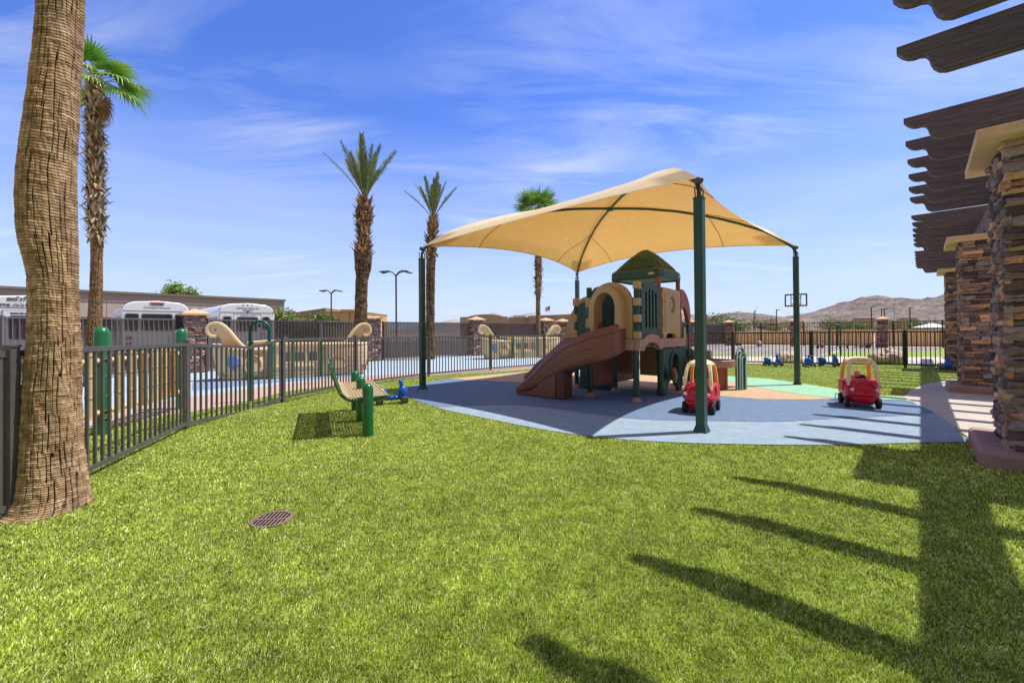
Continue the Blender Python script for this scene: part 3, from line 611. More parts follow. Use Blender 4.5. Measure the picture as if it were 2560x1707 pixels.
# ------------------------------------------------------------------ palms
def palm_bark(name,ring,crack,c,c2,sc=1.0):
    m=bpy.data.materials.new(name); m.use_nodes=True; nt=m.node_tree; L=nt.links.new; b=nt.nodes['Principled BSDF']; b.inputs['Roughness'].default_value=.92; b.inputs['Specular IOR Level'].default_value=.15
    a=N(nt,'ShaderNodeAttribute',attribute_name='Col'); tc=N(nt,'ShaderNodeTexCoord')
    n=N(nt,'ShaderNodeTexNoise'); n.inputs['Scale'].default_value=7*sc; n.inputs['Detail'].default_value=8; mp=N(nt,'ShaderNodeMapping'); mp.inputs['Scale'].default_value=(1,1,2.5); L(tc.outputs['Object'],mp.inputs[0]); L(mp.outputs[0],n.inputs['Vector'])
    mr=N(nt,'ShaderNodeMapRange'); mr.inputs[1].default_value=.35; mr.inputs[2].default_value=.65; L(n.outputs[0],mr.inputs[0])
    mx=N(nt,'ShaderNodeMix',data_type='RGBA'); mx.inputs[6].default_value=(*c,1); mx.inputs[7].default_value=(*c2,1); L(mr.outputs[0],mx.inputs[0])
    mm=N(nt,'ShaderNodeMix',data_type='RGBA',blend_type='MULTIPLY'); mm.inputs[0].default_value=1; L(mx.outputs[2],mm.inputs[6]); L(a.outputs['Color'],mm.inputs[7]); L(mm.outputs[2],b.inputs['Base Color'])
    n2=N(nt,'ShaderNodeTexNoise'); n2.inputs['Scale'].default_value=55*sc; n2.inputs['Detail'].default_value=6; mp2=N(nt,'ShaderNodeMapping'); mp2.inputs['Scale'].default_value=(1,1,2.2); L(tc.outputs['Object'],mp2.inputs[0]); L(mp2.outputs[0],n2.inputs['Vector'])
    bp=N(nt,'ShaderNodeBump'); bp.inputs['Strength'].default_value=.8; bp.inputs['Distance'].default_value=.006; L(n2.outputs[0],bp.inputs['Height']); L(bp.outputs[0],b.inputs['Normal'])
    return m
bark1=palm_bark('fan_palm_bark',1,1,(.37,.225,.12),(.70,.48,.30))
def trunk_mesh(name,sec,m,parent,nz,na,ringh,amp,ncr,camp,seed,pk=1.0,cw=.11):
    """sec: list of (z, cx, cy, r); ringed and cracked bark modelled as relief"""
    sec=np.array(sorted(sec)); z=np.linspace(sec[0,0],sec[-1,0],nz)
    def sm(c):
        from_=np.interp(z,sec[:,0],sec[:,c]); k=np.ones(9)/9; p=np.pad(from_,4,mode='edge'); return np.convolve(p,k,'valid')
    cx,cy,r=sm(1),sm(2),sm(3)
    th=np.linspace(0,2*math.pi,na,endpoint=False); T,Z=np.meshgrid(th,z)
    cxs,cys=np.cos(T),np.sin(T)
    wob=fbm(cxs*1.2+5+Z*.8,cys*1.2+7+Z*.5,.9,3,seed)-.45; wob=wob+.35*(fbm(cxs*5+9,cys*5+Z*7,.8,2,seed+3)-.4)
    pit=ringh*np.interp(z,[0,.9,1.9,9],[1,1,pk,pk]); zi=np.concatenate([[0],np.cumsum((z[1:]-z[:-1])/((pit[1:]+pit[:-1])/2))])[:,None]
    ph=zi+wob*1.5; sh=fbm(cxs*0+ph*.31,cys*0+ph*.17+3,1.0,2,seed+40)
    f=ph-np.floor(ph); ridge=np.where(f<.72,np.sin(f/.72*math.pi/2)**.6,1-((f-.72)/.28)**1.2)
    ringamp=.35+1.0*fbm(np.floor(ph)*.37,T*.5+np.floor(ph)*1.7,.6,2,seed+9)
    row=np.floor(ph/16.0+fbm(cxs*2,cys*2+Z*2,.7,2,seed+6)*1.8)
    off=np.modf(np.abs(np.sin((row)*12.9898+seed)*43758.5))[0]*2
    cph=T*ncr/(2*math.pi)+off*.35+(fbm(cxs*2+1,Z*1.3+cys*2,.5,3,seed+11)-.45)*1.3
    cf=np.abs(cph-np.round(cph)); depth=fbm(np.round(cph)*.71,Z*1.8,.5,2,seed+17)
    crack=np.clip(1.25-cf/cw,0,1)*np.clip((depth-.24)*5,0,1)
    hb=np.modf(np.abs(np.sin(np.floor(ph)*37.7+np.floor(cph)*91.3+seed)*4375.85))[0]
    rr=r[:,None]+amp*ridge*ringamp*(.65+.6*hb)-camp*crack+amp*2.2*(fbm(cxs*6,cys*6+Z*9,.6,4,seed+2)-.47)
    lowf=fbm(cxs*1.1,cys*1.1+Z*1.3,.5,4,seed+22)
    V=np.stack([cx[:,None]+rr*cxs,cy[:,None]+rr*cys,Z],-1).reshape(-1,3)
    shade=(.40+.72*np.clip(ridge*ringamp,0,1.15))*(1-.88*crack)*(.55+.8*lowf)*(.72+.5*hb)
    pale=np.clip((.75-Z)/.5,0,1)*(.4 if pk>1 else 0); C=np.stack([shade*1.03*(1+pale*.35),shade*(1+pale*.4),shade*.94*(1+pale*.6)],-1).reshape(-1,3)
    i=np.arange(nz-1)[:,None]*na+np.arange(na)[None,:]; j=np.arange(nz-1)[:,None]*na+(np.arange(na)[None,:]+1)%na
    F=np.stack([i,j,j+na,i+na],-1).reshape(-1,4)
    return npmesh(name,V,F,m,C,smooth=True,parent=parent)
def fan_leaf(b,O,d,upv,L,n=26,col=(.13,.25,.04),droop=.5,r=random):
    """petiole plus pleated fan whose narrow segments part and hang at the tips"""
    d=Vector(d).normalized(); side=d.cross(Vector(upv)).normalized(); nrm=side.cross(d)
    pet=L*.85; P0=Vector(O); mid=P0+d*pet*.5+Vector((0,0,pet*.05)); P1=P0+d*pet-Vector((0,0,pet*.1*droop))
    b.tube([P0,mid,P1],[.016,.012,.009],5,col=(.30,.36,.10))
    dd=(P1-mid).normalized()
    for k in range(n):
        a=(k/(n-1)-.5)*math.radians(250); l=L*(.75+.25*math.cos(a*.6))*r.uniform(.88,1.05)
        u=dd*math.cos(a)+side*math.sin(a)-nrm*(.18*abs(math.sin(a))); u.normalize(); w=u.cross(nrm).normalized()
        wd=L*.045; g_=1.45*r.uniform(.7,1.3); c=tuple(q*g_ for q in col)
        sag=droop*r.uniform(.6,1.3)
        p=[P1,P1+u*l*.3,P1+u*l*.6-Vector((0,0,l*.05*sag)),P1+u*l*.82-Vector((0,0,l*.17*sag)),P1+u*l*.95-Vector((0,0,l*.42*sag))]
        ws=[.002,wd*.75,wd*.8,wd*.35,.002]; vs=[]
        for q,ww in zip(p,ws): vs+= [q-w*ww,q+nrm*ww*.4,q+w*ww]
        fs=[]
        for s in range(4): fs+= [(s*3,s*3+1,s*3+4,s*3+3),(s*3+1,s*3+2,s*3+5,s*3+4)]
        b.add(vs,fs,c,False)
leafm=mat('fan_leaf',(1,1,1),.45,var=.1,attr=True,trans=.25,scale=3)
leafp=mat('date_leaf',(1,1,1),.55,var=.1,attr=True,trans=.15,scale=3)
def stubs(b,secf,z0,z1,n,L,r,colr,droop=.2,w=.035):
    for i in range(n):
        z=z0+(z1-z0)*(i+r.random())/n; a=i*2.399+r.uniform(-.4,.4); cx,cy,rad=secf(z); l=L*r.uniform(.5,1.3)
        d=Vector((math.cos(a),math.sin(a),0)); base=Vector((cx,cy,z))+d*rad*.85
        up=Vector((0,0,1)); t=d*r.uniform(.35,.8)+up*r.uniform(.45,1.0)*(1 if r.random()>droop else -1); t.normalize(); s=d.cross(up).normalized(); nn=s.cross(t)
        g_=r.uniform(.5,1.25); c=tuple(q*g_ for q in colr); ww=w*r.uniform(.6,1.3); tip=base+t*l+d*l*r.uniform(-.1,.25)
        m_=base+t*l*.5+d*l*.05
        b.add([base-s*ww,base+s*ww,m_+s*ww*.75+nn*.012,m_-s*ww*.75+nn*.012,tip+s*ww*.3,tip-s*ww*.3,base-s*ww-nn*.02,base+s*ww-nn*.02],[(0,1,2,3),(3,2,4,5),(7,6,5,4)],c)
shag=mat('old_leaf_bases',(1,1,1),.9,var=.2,attr=True,scale=20,bump=.6,bscale=60)
def secfun(sec):
    a=np.array(sorted(sec)); return lambda z:(float(np.interp(z,a[:,0],a[:,1])),float(np.interp(z,a[:,0],a[:,2])),float(np.interp(z,a[:,0],a[:,3])))
# big trunk at the left edge
Yt=3.22; big=[]
for y,l,r in [(0,91,215.6),(100,84,212),(200,71,206),(217,69.5,204.5),(304,58,201),(390,46,197.5),(434,40.5,196.5),(499,37.5,196.5),(564,38.5,197.5),(607,46,199.5),(640,55,200),(680,65,199.5),(700,68,199.5),(784,69,203),(868,65,207.5),(995,53,209),(1121,46,214.6),(1184,42,223),(1226,34,230),(1262,14,237.5),(1290,-8,241),(1320,-40,245)]:
    p=at((l+r)/2,y,Yt); big.append((p.z,p.x,p.y,(r-l)/FPX*Yt*.675/2-.004))
print('trunk base',big[-1],big[0])
bx,by=big[-1][1],big[-1][2]
big=[(z,x-bx,y-by,r) for z,x,y,r in big]
z0=big[-1][0]; x0=big[0]
big=[b_ for b_ in big if b_[0]>-.05]+[(-.06,0,0,big[-1][3]*1.02)]
big+=[(x0[0]+.6,x0[1]+.05,0,x0[3]*.97),(x0[0]+2,x0[1]+.18,0,x0[3]*.93),(x0[0]+3.2,x0[1]+.25,0,x0[3]*.95)]
t=thing('fan_palm','huge bulging ringed palm trunk rising out of frame at the left edge','palm tree',(bx,by,0))
trunk_mesh('trunk',big,bark1,t,1700,480,.0155,.0062,30,.016,3,1.45,.10)
def fan_crown(t,C0,R,n,seed,low=-.5,name='crown'):
    r=random.Random(seed); b=MB()
    for i in range(n):
        a=i*2.399+r.uniform(-.3,.3); e=1.35-(i/n)*(1.35-low)+r.uniform(-.12,.12)
        d=Vector((math.cos(a)*math.cos(e),math.sin(a)*math.cos(e),math.sin(e)))
        g=r.uniform(.8,1.25); col=(.12*g,.24*g,.035*g) if e>-.05 else (.26*g,.33*g,.07*g)
        fan_leaf(b,C0,d,(0,0,1) if abs(d.z)<.95 else (1,0,0),R*r.uniform(.85,1.1),24,col,droop=.35+.9*max(0,.6-e),r=r)
    return b.build(name,leafm,t)
fan_crown(t,Vector((x0[1]+.27,0,x0[0]+3.3)),.75,22,5)
# second fan palm
def palm_sections(pts,Yd,k):
    out=[]
    for y,l,r in pts:
        p=at((l+r)/2,y,Yd); out.append((p.z,p.x,p.y,(r-l)/FPX*Yd*k/2))
    x,y=out[-1][1],out[-1][2]; g=at((pts[-1][1]+pts[-1][2])/2,900,Yd)
    return [(z,a-x,b-y,r) for z,a,b,r in out],(x,y)
s2,(px,py)=palm_sections([(205,221,255),(300,217,258),(400,216,259),(500,218,260),(580,222,259),(607,226,258),(650,226.5,257),(720,224,257),(800,219,256),(850,214,256),(880,211,257)],11.2,.70)
s2+=[(-.05,s2[-1][1],0,s2[-1][3]*1.15)]
t=thing('fan_palm','shaggy fan palm with green crown just right of the huge trunk','palm tree',(px,py,0))
trunk_mesh('trunk',s2,palm_bark('fan_palm_bark_small',1,1,(.20,.11,.05),(.36,.23,.12)),t,520,72,.035,.012,14,.01,9)
b=MB(); f2=secfun(s2); zz=[p[0] for p in s2]; zc=max(zz); zs=at(240,607,11.2).z
stubs(b,f2,zs,zc,560,.22,random.Random(4),(.50,.38,.24),.35,.036); b.build('leaf_base_skirt',shag,t)
b=MB(); rr=random.Random(8); cx,cy,_=f2(zc)
for i in range(5): fan_leaf(b,(cx,cy,zc-.25),(math.cos(i*.5-.9),-.2,-1.3),(0,1,0),.5,16,(.20,.115,.05),1.4,rr)
b.build('dead_frond',leafm,t)
rr=random.Random(3)
b=MB(); C0=Vector((cx,cy,zc-.02))
for d,L,dr,c in [((-.15,-.5,1),.86,.2,(.10,.24,.03)),((.35,-.6,.9),.8,.3,(.11,.26,.03)),((.9,-.1,.62),.82,.8,(.14,.27,.04)),((-.7,-.2,.8),.8,.4,(.12,.25,.03)),((-.9,-.3,.15),.8,.9,(.14,.28,.04)),((1,-.2,.18),.9,1.2,(.17,.29,.05)),((.8,.5,.3),.9,1.1,(.12,.24,.03)),((.2,-.8,.25),.75,.9,(.30,.38,.08)),((-.5,-.8,.05),.75,1.1,(.36,.42,.12)),((.1,.6,1),.85,.3,(.1,.22,.03)),((-.2,.9,.4),.8,.8,(.1,.22,.03)),((.5,-.7,-.05),.7,1.2,(.28,.36,.08)),((-.9,.3,-.1),.75,1.2,(.2,.3,.05)),((.95,.1,-.12),.85,1.3,(.15,.27,.04))]:
    fan_leaf(b,C0,d,(0,0,1) if abs(Vector(d).normalized().z)<.92 else (0,1,0),L*.86,30,c,dr*.8,rr)
b.build('crown',leafm,t)
# date palms
def frond(b,O,d,L,r,bend=.35,col=(.15,.20,.055),arch=0):
    d=Vector(d).normalized(); out=Vector((d.x,d.y,0)); out=out.normalized() if out.length>1e-3 else Vector((1,0,0))
    P=[]; n=26; p=Vector(O); dirv=d.copy()
    for i in range(n+1):
        P.append(p.copy()); dirv=(dirv+out*bend/n*.9-Vector((0,0,1))*arch*(i/n)**2/n*4).normalized(); p=p+dirv*L/n
    b.tube(P,[.022*(1-.85*i/n)+.004 for i in range(n+1)],4,col=(.22,.24,.09))
    for i in range(5,n*5):
        f=i/(n*5); q=f*n; k=int(q); 
        if f<.2: continue
        P_=P[k].lerp(P[min(k+1,n)],q-k); dv=(P[min(k+1,n)]-P[max(k-1,0)]).normalized(); s=dv.cross(Vector((0,0,1)))
        if s.length<.05: s=dv.cross(Vector((0,1,0)))
        s.normalize(); nn=s.cross(dv)
        ll=L*.165*math.sin(min(1,(f-.12)/.5)*math.pi/2)*(1-.55*max(0,f-.6)/.4)
        for sg in (-1,1):
            u=(dv*.85+s*sg*.55+nn*r.uniform(-.25,.4)).normalized(); w=u.cross(nn).normalized()*.0072
            g_=r.uniform(.7,1.4); c=tuple(x*g_ for x in col); tip=P_+u*ll*r.uniform(.8,1.1)
            b.add([P_-w,P_+w,P_+u*ll*.5+w*1.1,tip,P_+u*ll*.5-w*1.1],[(0,1,2,4),(4,2,3)],c)
def date_palm(lab,pts,Yd,fr,L,seed,ysk0,ysk1,neck,boots):
    s,(px,py)=palm_sections(pts,Yd,.93); s+=[(-.05,s[-1][1],0,s[-1][3])]
    t=thing('date_palm',lab,'palm tree',(px,py,0),0,'slim date palms by the tall fence')
    trunk_mesh('trunk',s,barkd,t,int(60*s[0][0]),48,.085,.03,9,.012,seed)
    f=secfun(s); r=random.Random(seed); b=MB(); stubs(b,f,at(900,ysk1,Yd).z,at(900,ysk0,Yd).z,int(boots*.6),.3,r,(.42,.25,.12),.12,.075)
    stubs(b,f,.5,at(900,ysk1,Yd).z,int(boots*.9),.10,r,(.30,.20,.13),.0,.06)
    b.build('leaf_boots',shag,t)
    c=f(neck_z:=at(900,neck,Yd).z); b=MB()
    for dx,dy,dz,l,be in fr: frond(b,(c[0]+dx*.05,c[1]+dy*.05,neck_z-.1),(dx,dy,dz),L*l,r,be)
    b.build('crown',leafp,t)
barkd=palm_bark('date_palm_bark',1,1,(.13,.075,.04),(.30,.19,.115))
fr1=[(-.55,-.1,1,1.05,.55),(-.42,.3,1.1,1.0,.45),(-.28,-.3,1.2,1.0,.25),(-.18,.2,1.2,1.05,.15),(.02,-.2,1.3,1.1,.05),(.1,.15,1.3,1.05,.05),(.28,-.1,1.15,.98,.2),(.36,.25,1.1,.9,.3),(.5,-.15,.95,1.0,.45),(.4,-.5,1.1,.85,.5),(-.1,-.55,1.15,.8,.4),(.05,.6,1.1,.9,.3),(-.35,.5,1.1,.85,.5),(-.02,.1,1.4,.85,0),(.2,.45,1.1,.75,.2),(-.2,-.5,1.0,.7,.5)]
date_palm('taller date palm with fuller crown, behind the nearer play ship stern',[(490,908,916),(505,898,925),(520,893,928),(545,890,929),(560,893,926),(580,897,922),(605,897,924),(622,888,928),(640,886,930),(670,888,928),(690,891,922),(700,890,919),(760,888,917.5),(830,886,918),(880,885,919)],18.2,fr1,2.42,21,500,640,494,330)
fr2=[(-.62,-.1,.9,.95,.6),(-.4,.1,1.1,1.05,.3),(-.15,-.3,1.2,1,.1),(.02,.1,1.3,1.05,.05),(.15,-.2,1.3,1.1,.1),(.3,.2,1.2,1.05,.1),(.55,-.1,.95,.95,.4),(.3,-.5,1.1,.85,.3),(-.3,-.5,1.1,.8,.3),(0,.5,1.2,.9,.2),(.05,-.5,1.3,.8,.2),(-.2,.5,1.1,.8,.3),(.45,.3,1.1,.8,.4)]
date_palm('shorter slim date palm partly behind the left canopy post',[(541,1080,1086),(552,1072,1093),(565,1070,1096),(580,1072,1093),(592,1073,1090),(600,1064,1091),(615,1068,1090),(640,1066,1089),(700,1065.5,1087),(760,1065.5,1086.5),(840,1065,1086),(897,1065,1087)],21.2,fr2,2.0,33,545,650,543,260)
s4,(px,py)=palm_sections([(520,1336,1350),(640,1338,1354),(700,1338,1354),(735,1338,1352),(745,1340,1351),(800,1339.5,1351),(860,1339,1352)],27,.97); s4+=[(-.05,s4[-1][1],0,s4[-1][3])]
t=thing('fan_palm','distant fan palm whose crown shows above the tan canopy','palm tree',(px,py,0))
trunk_mesh('trunk',s4,palm_bark('fan_palm_bark_pale',1,1,(.26,.17,.10),(.42,.30,.19)),t,300,36,.06,.012,8,.01,12)
f4=secfun(s4); b=MB(); stubs(b,f4,at(1343,738,27).z,at(1343,525,27).z,240,.3,random.Random(14),(.36,.26,.17),.4,.05); b.build('leaf_base_skirt',shag,t)
zc=at(1343,528,27).z; c=f4(zc); fan_crown(t,Vector((c[0],c[1],zc)),1.02,24,17,-.15)
# ------------------------------------------------------------------ leafy trees and shrubs
leafg=mat('tree_leaf',(1,1,1),.6,var=.1,attr=True,trans=.3,scale=3)
twig=mat('tree_bark',(.16,.11,.07),.9,var=.2,scale=8,bump=.5,bscale=40)
def leafy(name,lab,cat,c,h,w,seed,col,nl=2600,ls=.11,trunk_h=.35,group=None,open_=.0,flat=1):
    r=random.Random(seed); t=thing(name,lab,cat,c,0,group); b=MB(); tips=[]
    nb=9
    for i in range(nb):
        a=i*2.4+r.uniform(-.3,.3); rad=w*.5*r.uniform(.35,.85); hh=h*r.uniform(.6,.97)
        p=[Vector((0,0,0)),Vector((math.cos(a)*rad*.15,math.sin(a)*rad*.15,h*trunk_h)),Vector((math.cos(a)*rad*.6,math.sin(a)*rad*.6,(h*trunk_h+hh)/2)),Vector((math.cos(a)*rad,math.sin(a)*rad,hh))]
        b.tube(p,[h*.022,h*.016,h*.009,h*.003],5); tips+= [p[3],p[2].lerp(p[3],.5),p[2]]
    b.build('trunk' if h>2 else 'stems',twig,t)
    b=MB(); cl=[]
    for tp in tips:
        for k in range(4): cl.append((tp+Vector((r.gauss(0,w*.10),r.gauss(0,w*.10),r.gauss(0,h*.06)*flat)),w*r.uniform(.06,.15)))
    for i in range(nl):
        p,s=r.choice(cl); q=p+Vector((r.gauss(0,s),r.gauss(0,s),r.gauss(0,s*.75)))
        if q.z<h*.12: continue
        u=Vector((r.gauss(0,1),r.gauss(0,1),r.gauss(0,.6))).normalized(); v=u.cross(Vector((r.gauss(0,1),r.gauss(0,1),r.gauss(0,1)))).normalized(); l=ls*r.uniform(.6,1.4)
        g=r.uniform(.6,1.4); b.add([q-u*l,q+v*l*.4,q+u*l,q-v*l*.4],[(0,1,2,3)],tuple(x*g for x in col))
    b.build('crown',leafg,t); return t
g=at(450,800,60); leafy('tree','round green tree rising behind the long beige building','tree',(g.x,g.y,0),8.2,4.0,41,(.25,.36,.08),9000,.25,.3)
for i,(x,y,h,w,lab,col) in enumerate([(705,30,3.0,1.9,'pale feathery green tree at the right end of the beige building',(.26,.32,.10)),(738,34,2.3,2.2,'thin pale yellow-green bush in front of the tan building',(.30,.34,.12)),(808,36,2.75,2.4,'dark green bushy tree in front of the yellow building',(.08,.19,.04))]):
    g=at(x,800,y); leafy('bush' if h<3 else 'tree',lab,'bush' if h<3 else 'tree',(g.x,g.y,0),h,w,50+i,col,3200,.11,.3)
g=at(265,800,17.5); leafy('bush','small yellow-flowered bush glimpsed between palm and middle bus','bush',(g.x-.0,g.y+12,0),2.6,2.2,57,(.3,.34,.06),700,.07,.3)
# ------------------------------------------------------------------ play structure
def plastic(n,c,var=.1,rough=.42): return mat(n,c,rough,var=var,scale=2.2,bump=.12,bscale=160,detail=6)
P_tan=plastic('tan_plastic',(.52,.33,.15)); P_grn=plastic('green_plastic',(.018,.065,.048)); P_grn2=plastic('olive_green_plastic',(.025,.085,.058),rough=.5)
P_brn=plastic('brown_plastic',(.24,.085,.055),rough=.3); P_red=plastic('rust_red_plastic',(.33,.075,.05)); P_pink=plastic('faded_rust_plastic',(.46,.24,.17)); P_cream=plastic('cream_plastic',(.72,.52,.28))
PA=Vector((2.29,7.79,0)); PRZ=math.radians(47)
ps=thing('play_structure','large tan, green and brown plastic climbing frame with roof and slides under the shade','play structure',PA,PRZ)
def arc(cx,cz,rx,rz,a0,a1,n=12): return [(cx+rx*math.cos(math.radians(a0+(a1-a0)*i/n)),cz+rz*math.sin(math.radians(a0+(a1-a0)*i/n))) for i in range(n+1)]
def rrect(x0,z0,x1,z1,r,n=4):
    return arc(x1-r,z0+r,r,r,-90,0,n)+arc(x1-r,z1-r,r,r,0,90,n)+arc(x0+r,z1-r,r,r,90,180,n)+arc(x0+r,z0+r,r,r,180,270,n)
XU,ZU,YU=(1,0,0),(0,0,1),(0,1,0)
# legs with foot pads
for x,y in [(0,.0),(0,1),(1,1),(2,1),(2,2),(1,2),(2,0)]:
    b=MB(); b.tube([(x,y,.06),(x,y,.98)],.056,10); l=b.build('leg',P_grn,ps)
    b=MB(); b.lathe([(.10,.012),(.10,.03),(.085,.05),(.062,.075),(.06,.1)],(x,y,0),14); b.build('foot_pad',P_pink,l)
# deck slabs
for n_,(x0,y0,x1,y1) in enumerate([(0,0,1,1),(1,0,2,1),(1,1,2,2)]):
    b=MB(); b.box((x0+.02,y0+.02,1.02),(x1-.02,y1-.02,1.10)); b.build('deck',P_brn,ps,bevel=.01)
def beam_arch(x0,x1,mid=True):
    if not mid: return [(x0,.985),(x1,.985),(x1,1.165),(x0,1.165)]
    w=x1-x0; m=(x0+x1)/2
    return [(x0,.955),(x0+.17*w,.955)]+list(reversed(arc(m,.955,.30*w,.15,0,180,12)))+[(x1-.17*w,.955),(x1,.985),(x1,1.165),(x1-.16*w,1.165)]+arc(m,1.15,.32*w,.11,8,172,12)+[(x0+.16*w,1.165),(x0,1.165)]
b=MB(); b.prism(beam_arch(-.06,1.03),.10,(0,-.05,0),XU,ZU); b.build('deck_beam',P_pink,ps,bevel=.012)
b=MB(); b.prism(beam_arch(1.035,2.06,False),.10,(0,-.05,0),XU,ZU); b.prism(rrect(1.2,1.03,1.85,1.09,.012),.02,(0,-.105,0),XU,ZU); b.build('deck_beam',P_pink,ps,bevel=.012)
for (U_,O_,a,c) in [(YU,(-.05,0,0),-.0,1.05),(YU,(.95,0,0),1.05,2.06),(YU,(2.05,0,0),0,2.05),(XU,(0,2.05,0),.95,2.05),(XU,(0,1.05,0),-.05,.9)]:
    b=MB(); b.prism([(a,.965),(c,.965),(c,1.165),(a,1.165)],.1,O_,U_,ZU); b.prism([(a+.1,1.02),(c-.15,1.02),(c-.15,1.05),(a+.1,1.05)],.12,O_,U_,ZU); b.build('deck_beam',P_pink,ps,bevel=.012)
# hinge columns with interlocking knuckles
def knuckles(x,y,z0,z1,n,first=0,r=.062):
    h=(z1-z0)/n
    for i in range(n):
        b=MB(); za=z0+i*h+.004; zb=z0+(i+1)*h-.004
        if (i+first)%2==0: b.box((x-r,y-r,za),(x+r,y+r,zb)); b.build('knuckle',P_tan,ps,bevel=.022,seg=3)
        else: b.tube([(x,y,za),(x,y,zb)],r*.88,12); b.build('knuckle',P_grn,ps)
knuckles(-.02,-.04,1.17,2.24,7,0); knuckles(0,1.0,1.17,2.2,5,1); knuckles(1,1.06,.02,.96,6,1,.055); knuckles(1,2.0,1.17,2.1,5,0)
# slatted green gate panel above the arch beam
def slat_outline(x0,x1,z0,z1):
    m=(x0+x1)/2; w=x1-x0
    return [(x0,z0)]+[(x0+.14*w,z0)]+list(reversed(arc(m,z0,.30*w,.10,0,180,10)))+[(x1-.14*w,z0),(x1,z0),(x1,z1-.12)]+arc(m,z1-.16,.40*w,.17,10,170,12)+[(x0,z1-.12)]
def slat_panel(O,U_,x0,x1,z0,z1,par,slots=4,name='slatted_panel'):
    w=(x1-x0); holes=[]
    for k in range(slots):
        c=x0+w*(.24+.52*k/(slots-1)); top=z1-.20+(.05 if 0<k<slots-1 else 0)-.0; holes.append(rrect(c-.034,z0+.22,c+.034,top,.033,4))
    b=MB(); b.prism(slat_outline(x0,x1,z0,z1),.07,O,U_,ZU,holes=holes)
    return b.build(name,P_grn,par,bevel=.012,seg=2)
slat_panel((0,-.03,0),XU,.1,.93,1.15,2.27,ps)
slat_panel((0,1.0,0),XU,.05,.95,1.15,2.25,ps,6)
slat_panel((2.0,0,0),YU,.08,.92,1.15,2.1,ps,5)
b=MB(); b.prism(rrect(.2,1.4,.8,2.05,.05),.012,(0,.035,0),XU,ZU); b.build('inner_backing',P_grn,ps)
# tan porthole panel
H=arc(1.5,1.86,.125,.17,0,345,22); b=MB()
ol=[(1.06,1.17),(1.2,1.17)]+[(1.22,1.235),(1.27,1.265),(1.62,1.265),(1.68,1.235),(1.70,1.17)]+[(1.95,1.17)]+arc(1.91,2.13,.05,.05,0,90,4)+arc(1.10,2.16,.05,.05,90,180,4)
b.prism(ol,.075,(0,-.03,0),XU,ZU,holes=[H]); pn=b.build('porthole_panel',P_tan,ps,bevel=.014,seg=2)
b=MB(); 
for z in (1.25,1.62,1.96): b.box((.99,-.09,z),(1.08,.01,z+.14))
b.build('panel_knuckles',P_tan,ps,bevel=.015)
b=MB(); b.prism(rrect(1.14,1.32,1.86,2.10,.06),.012,(0,-.072,0),XU,ZU,holes=[arc(1.5,1.86,.15,.20,0,345,22)]); b.build('raised_frame',P_tan,pn,bevel=.005)
b=MB(); b.ell((1.5,-.01,1.86),(.12,.06,.16),20,12); b.build('bubble_window',mat('clear_plastic_dome',(.42,.36,.22),.12,var=.05,spec=.8),pn)
# tan arch hood round the slide opening
ho=arc(.5,1.76,.20,.27,0,180,14)+[(.30,1.20),(.70,1.20)]
ho=[(.72,1.2)]+arc(.5,1.76,.22,.29,0,180,14)+[(.28,1.2)]
outer=[(.96,1.17),(.96,1.95)]+arc(.5,1.86,.44,.40,12,168,16)+[(.04,1.95),(.04,1.17)]
b=MB(); b.prism(list(reversed(outer)) if 0 else outer,.075,(-.02,0,0),YU,ZU,holes=[ho]); ap=b.build('arch_panel',P_tan,ps,bevel=.014)
hood_o=[(.84,1.36)]+arc(.5,1.74,.34,.42,0,180,16)+[(.16,1.36)]
hood_i=[(.72,1.36)]+arc(.5,1.76,.22,.29,0,180,14)+[(.28,1.36)]
b=MB(); O_=(-.16,0,0); b.prism(hood_o+list(reversed(hood_i)),.24,O_,YU,ZU); b.build('arch_hood',P_tan,ap,bevel=.045,seg=4)
# rear bay upper panel
b=MB(); b.prism([(1.1,1.17),(1.95,1.17),(1.95,1.80)]+arc(1.52,1.78,.43,.26,5,175,12)+[(1.1,1.8)],.06,(.98,0,0),YU,ZU,holes=[rrect(1.35,1.4,1.52,1.86,.06)]); b.build('window_panel',P_grn,ps,bevel=.012)
b=MB(); b.prism([(1.98,1.17),(2.28,1.17),(2.26,1.45),(2.14,1.72),(2.0,1.9),(1.98,1.9)],.09,(1.0,0,0),YU,ZU); b.prism([(1.05,1.93)]+arc(1.52,1.84,.52,.30,160,20,10)+[(1.99,1.93)]+arc(1.52,1.80,.46,.26,20,160,10),.1,(1.0,0,0),YU,ZU); b.build('arch_panel',P_tan,ps,bevel=.02)
# lower panels
b=MB(); b.prism([(1.05,.02),(1.9,.02),(1.9,.14),(1.86,.95),(1.05,.95)],.06,(.98,0,0),YU,ZU); lp=b.build('lower_porthole_panel',P_grn,ps,bevel=.015)
b=MB(); b.lathe([(.17,0),(.17,-.02),(.145,-.025),(.12,.02),(.0,.028)],(.945,1.42,.46),24,axis='x'); b.build('round_recess',P_grn,lp)
win=[(1.44,.40),(1.80,.40)]+arc(1.62,.66,.18,.19,0,180,12)
b=MB(); b.prism([(1.04,0.02),(1.2,.02),(1.22,.12)]+list(reversed(arc(1.5,.12,.24,.17,12,168,10)))+[(1.8,.12),(1.82,.02),(1.98,.02),(1.98,.96),(1.04,.96)],.07,(0,-.03,0),XU,ZU,holes=[win]); lw=b.build('lower_window_panel',P_grn,ps,bevel=.012)
b=MB(); b.prism([(1.38,.35),(1.86,.35),(1.88,.7)]+arc(1.62,.70,.26,.20,0,180,12)+[(1.36,.7)],.02,(0,-.075,0),XU,ZU,holes=[win]); b.build('window_frame',P_grn,lw,bevel=.006)
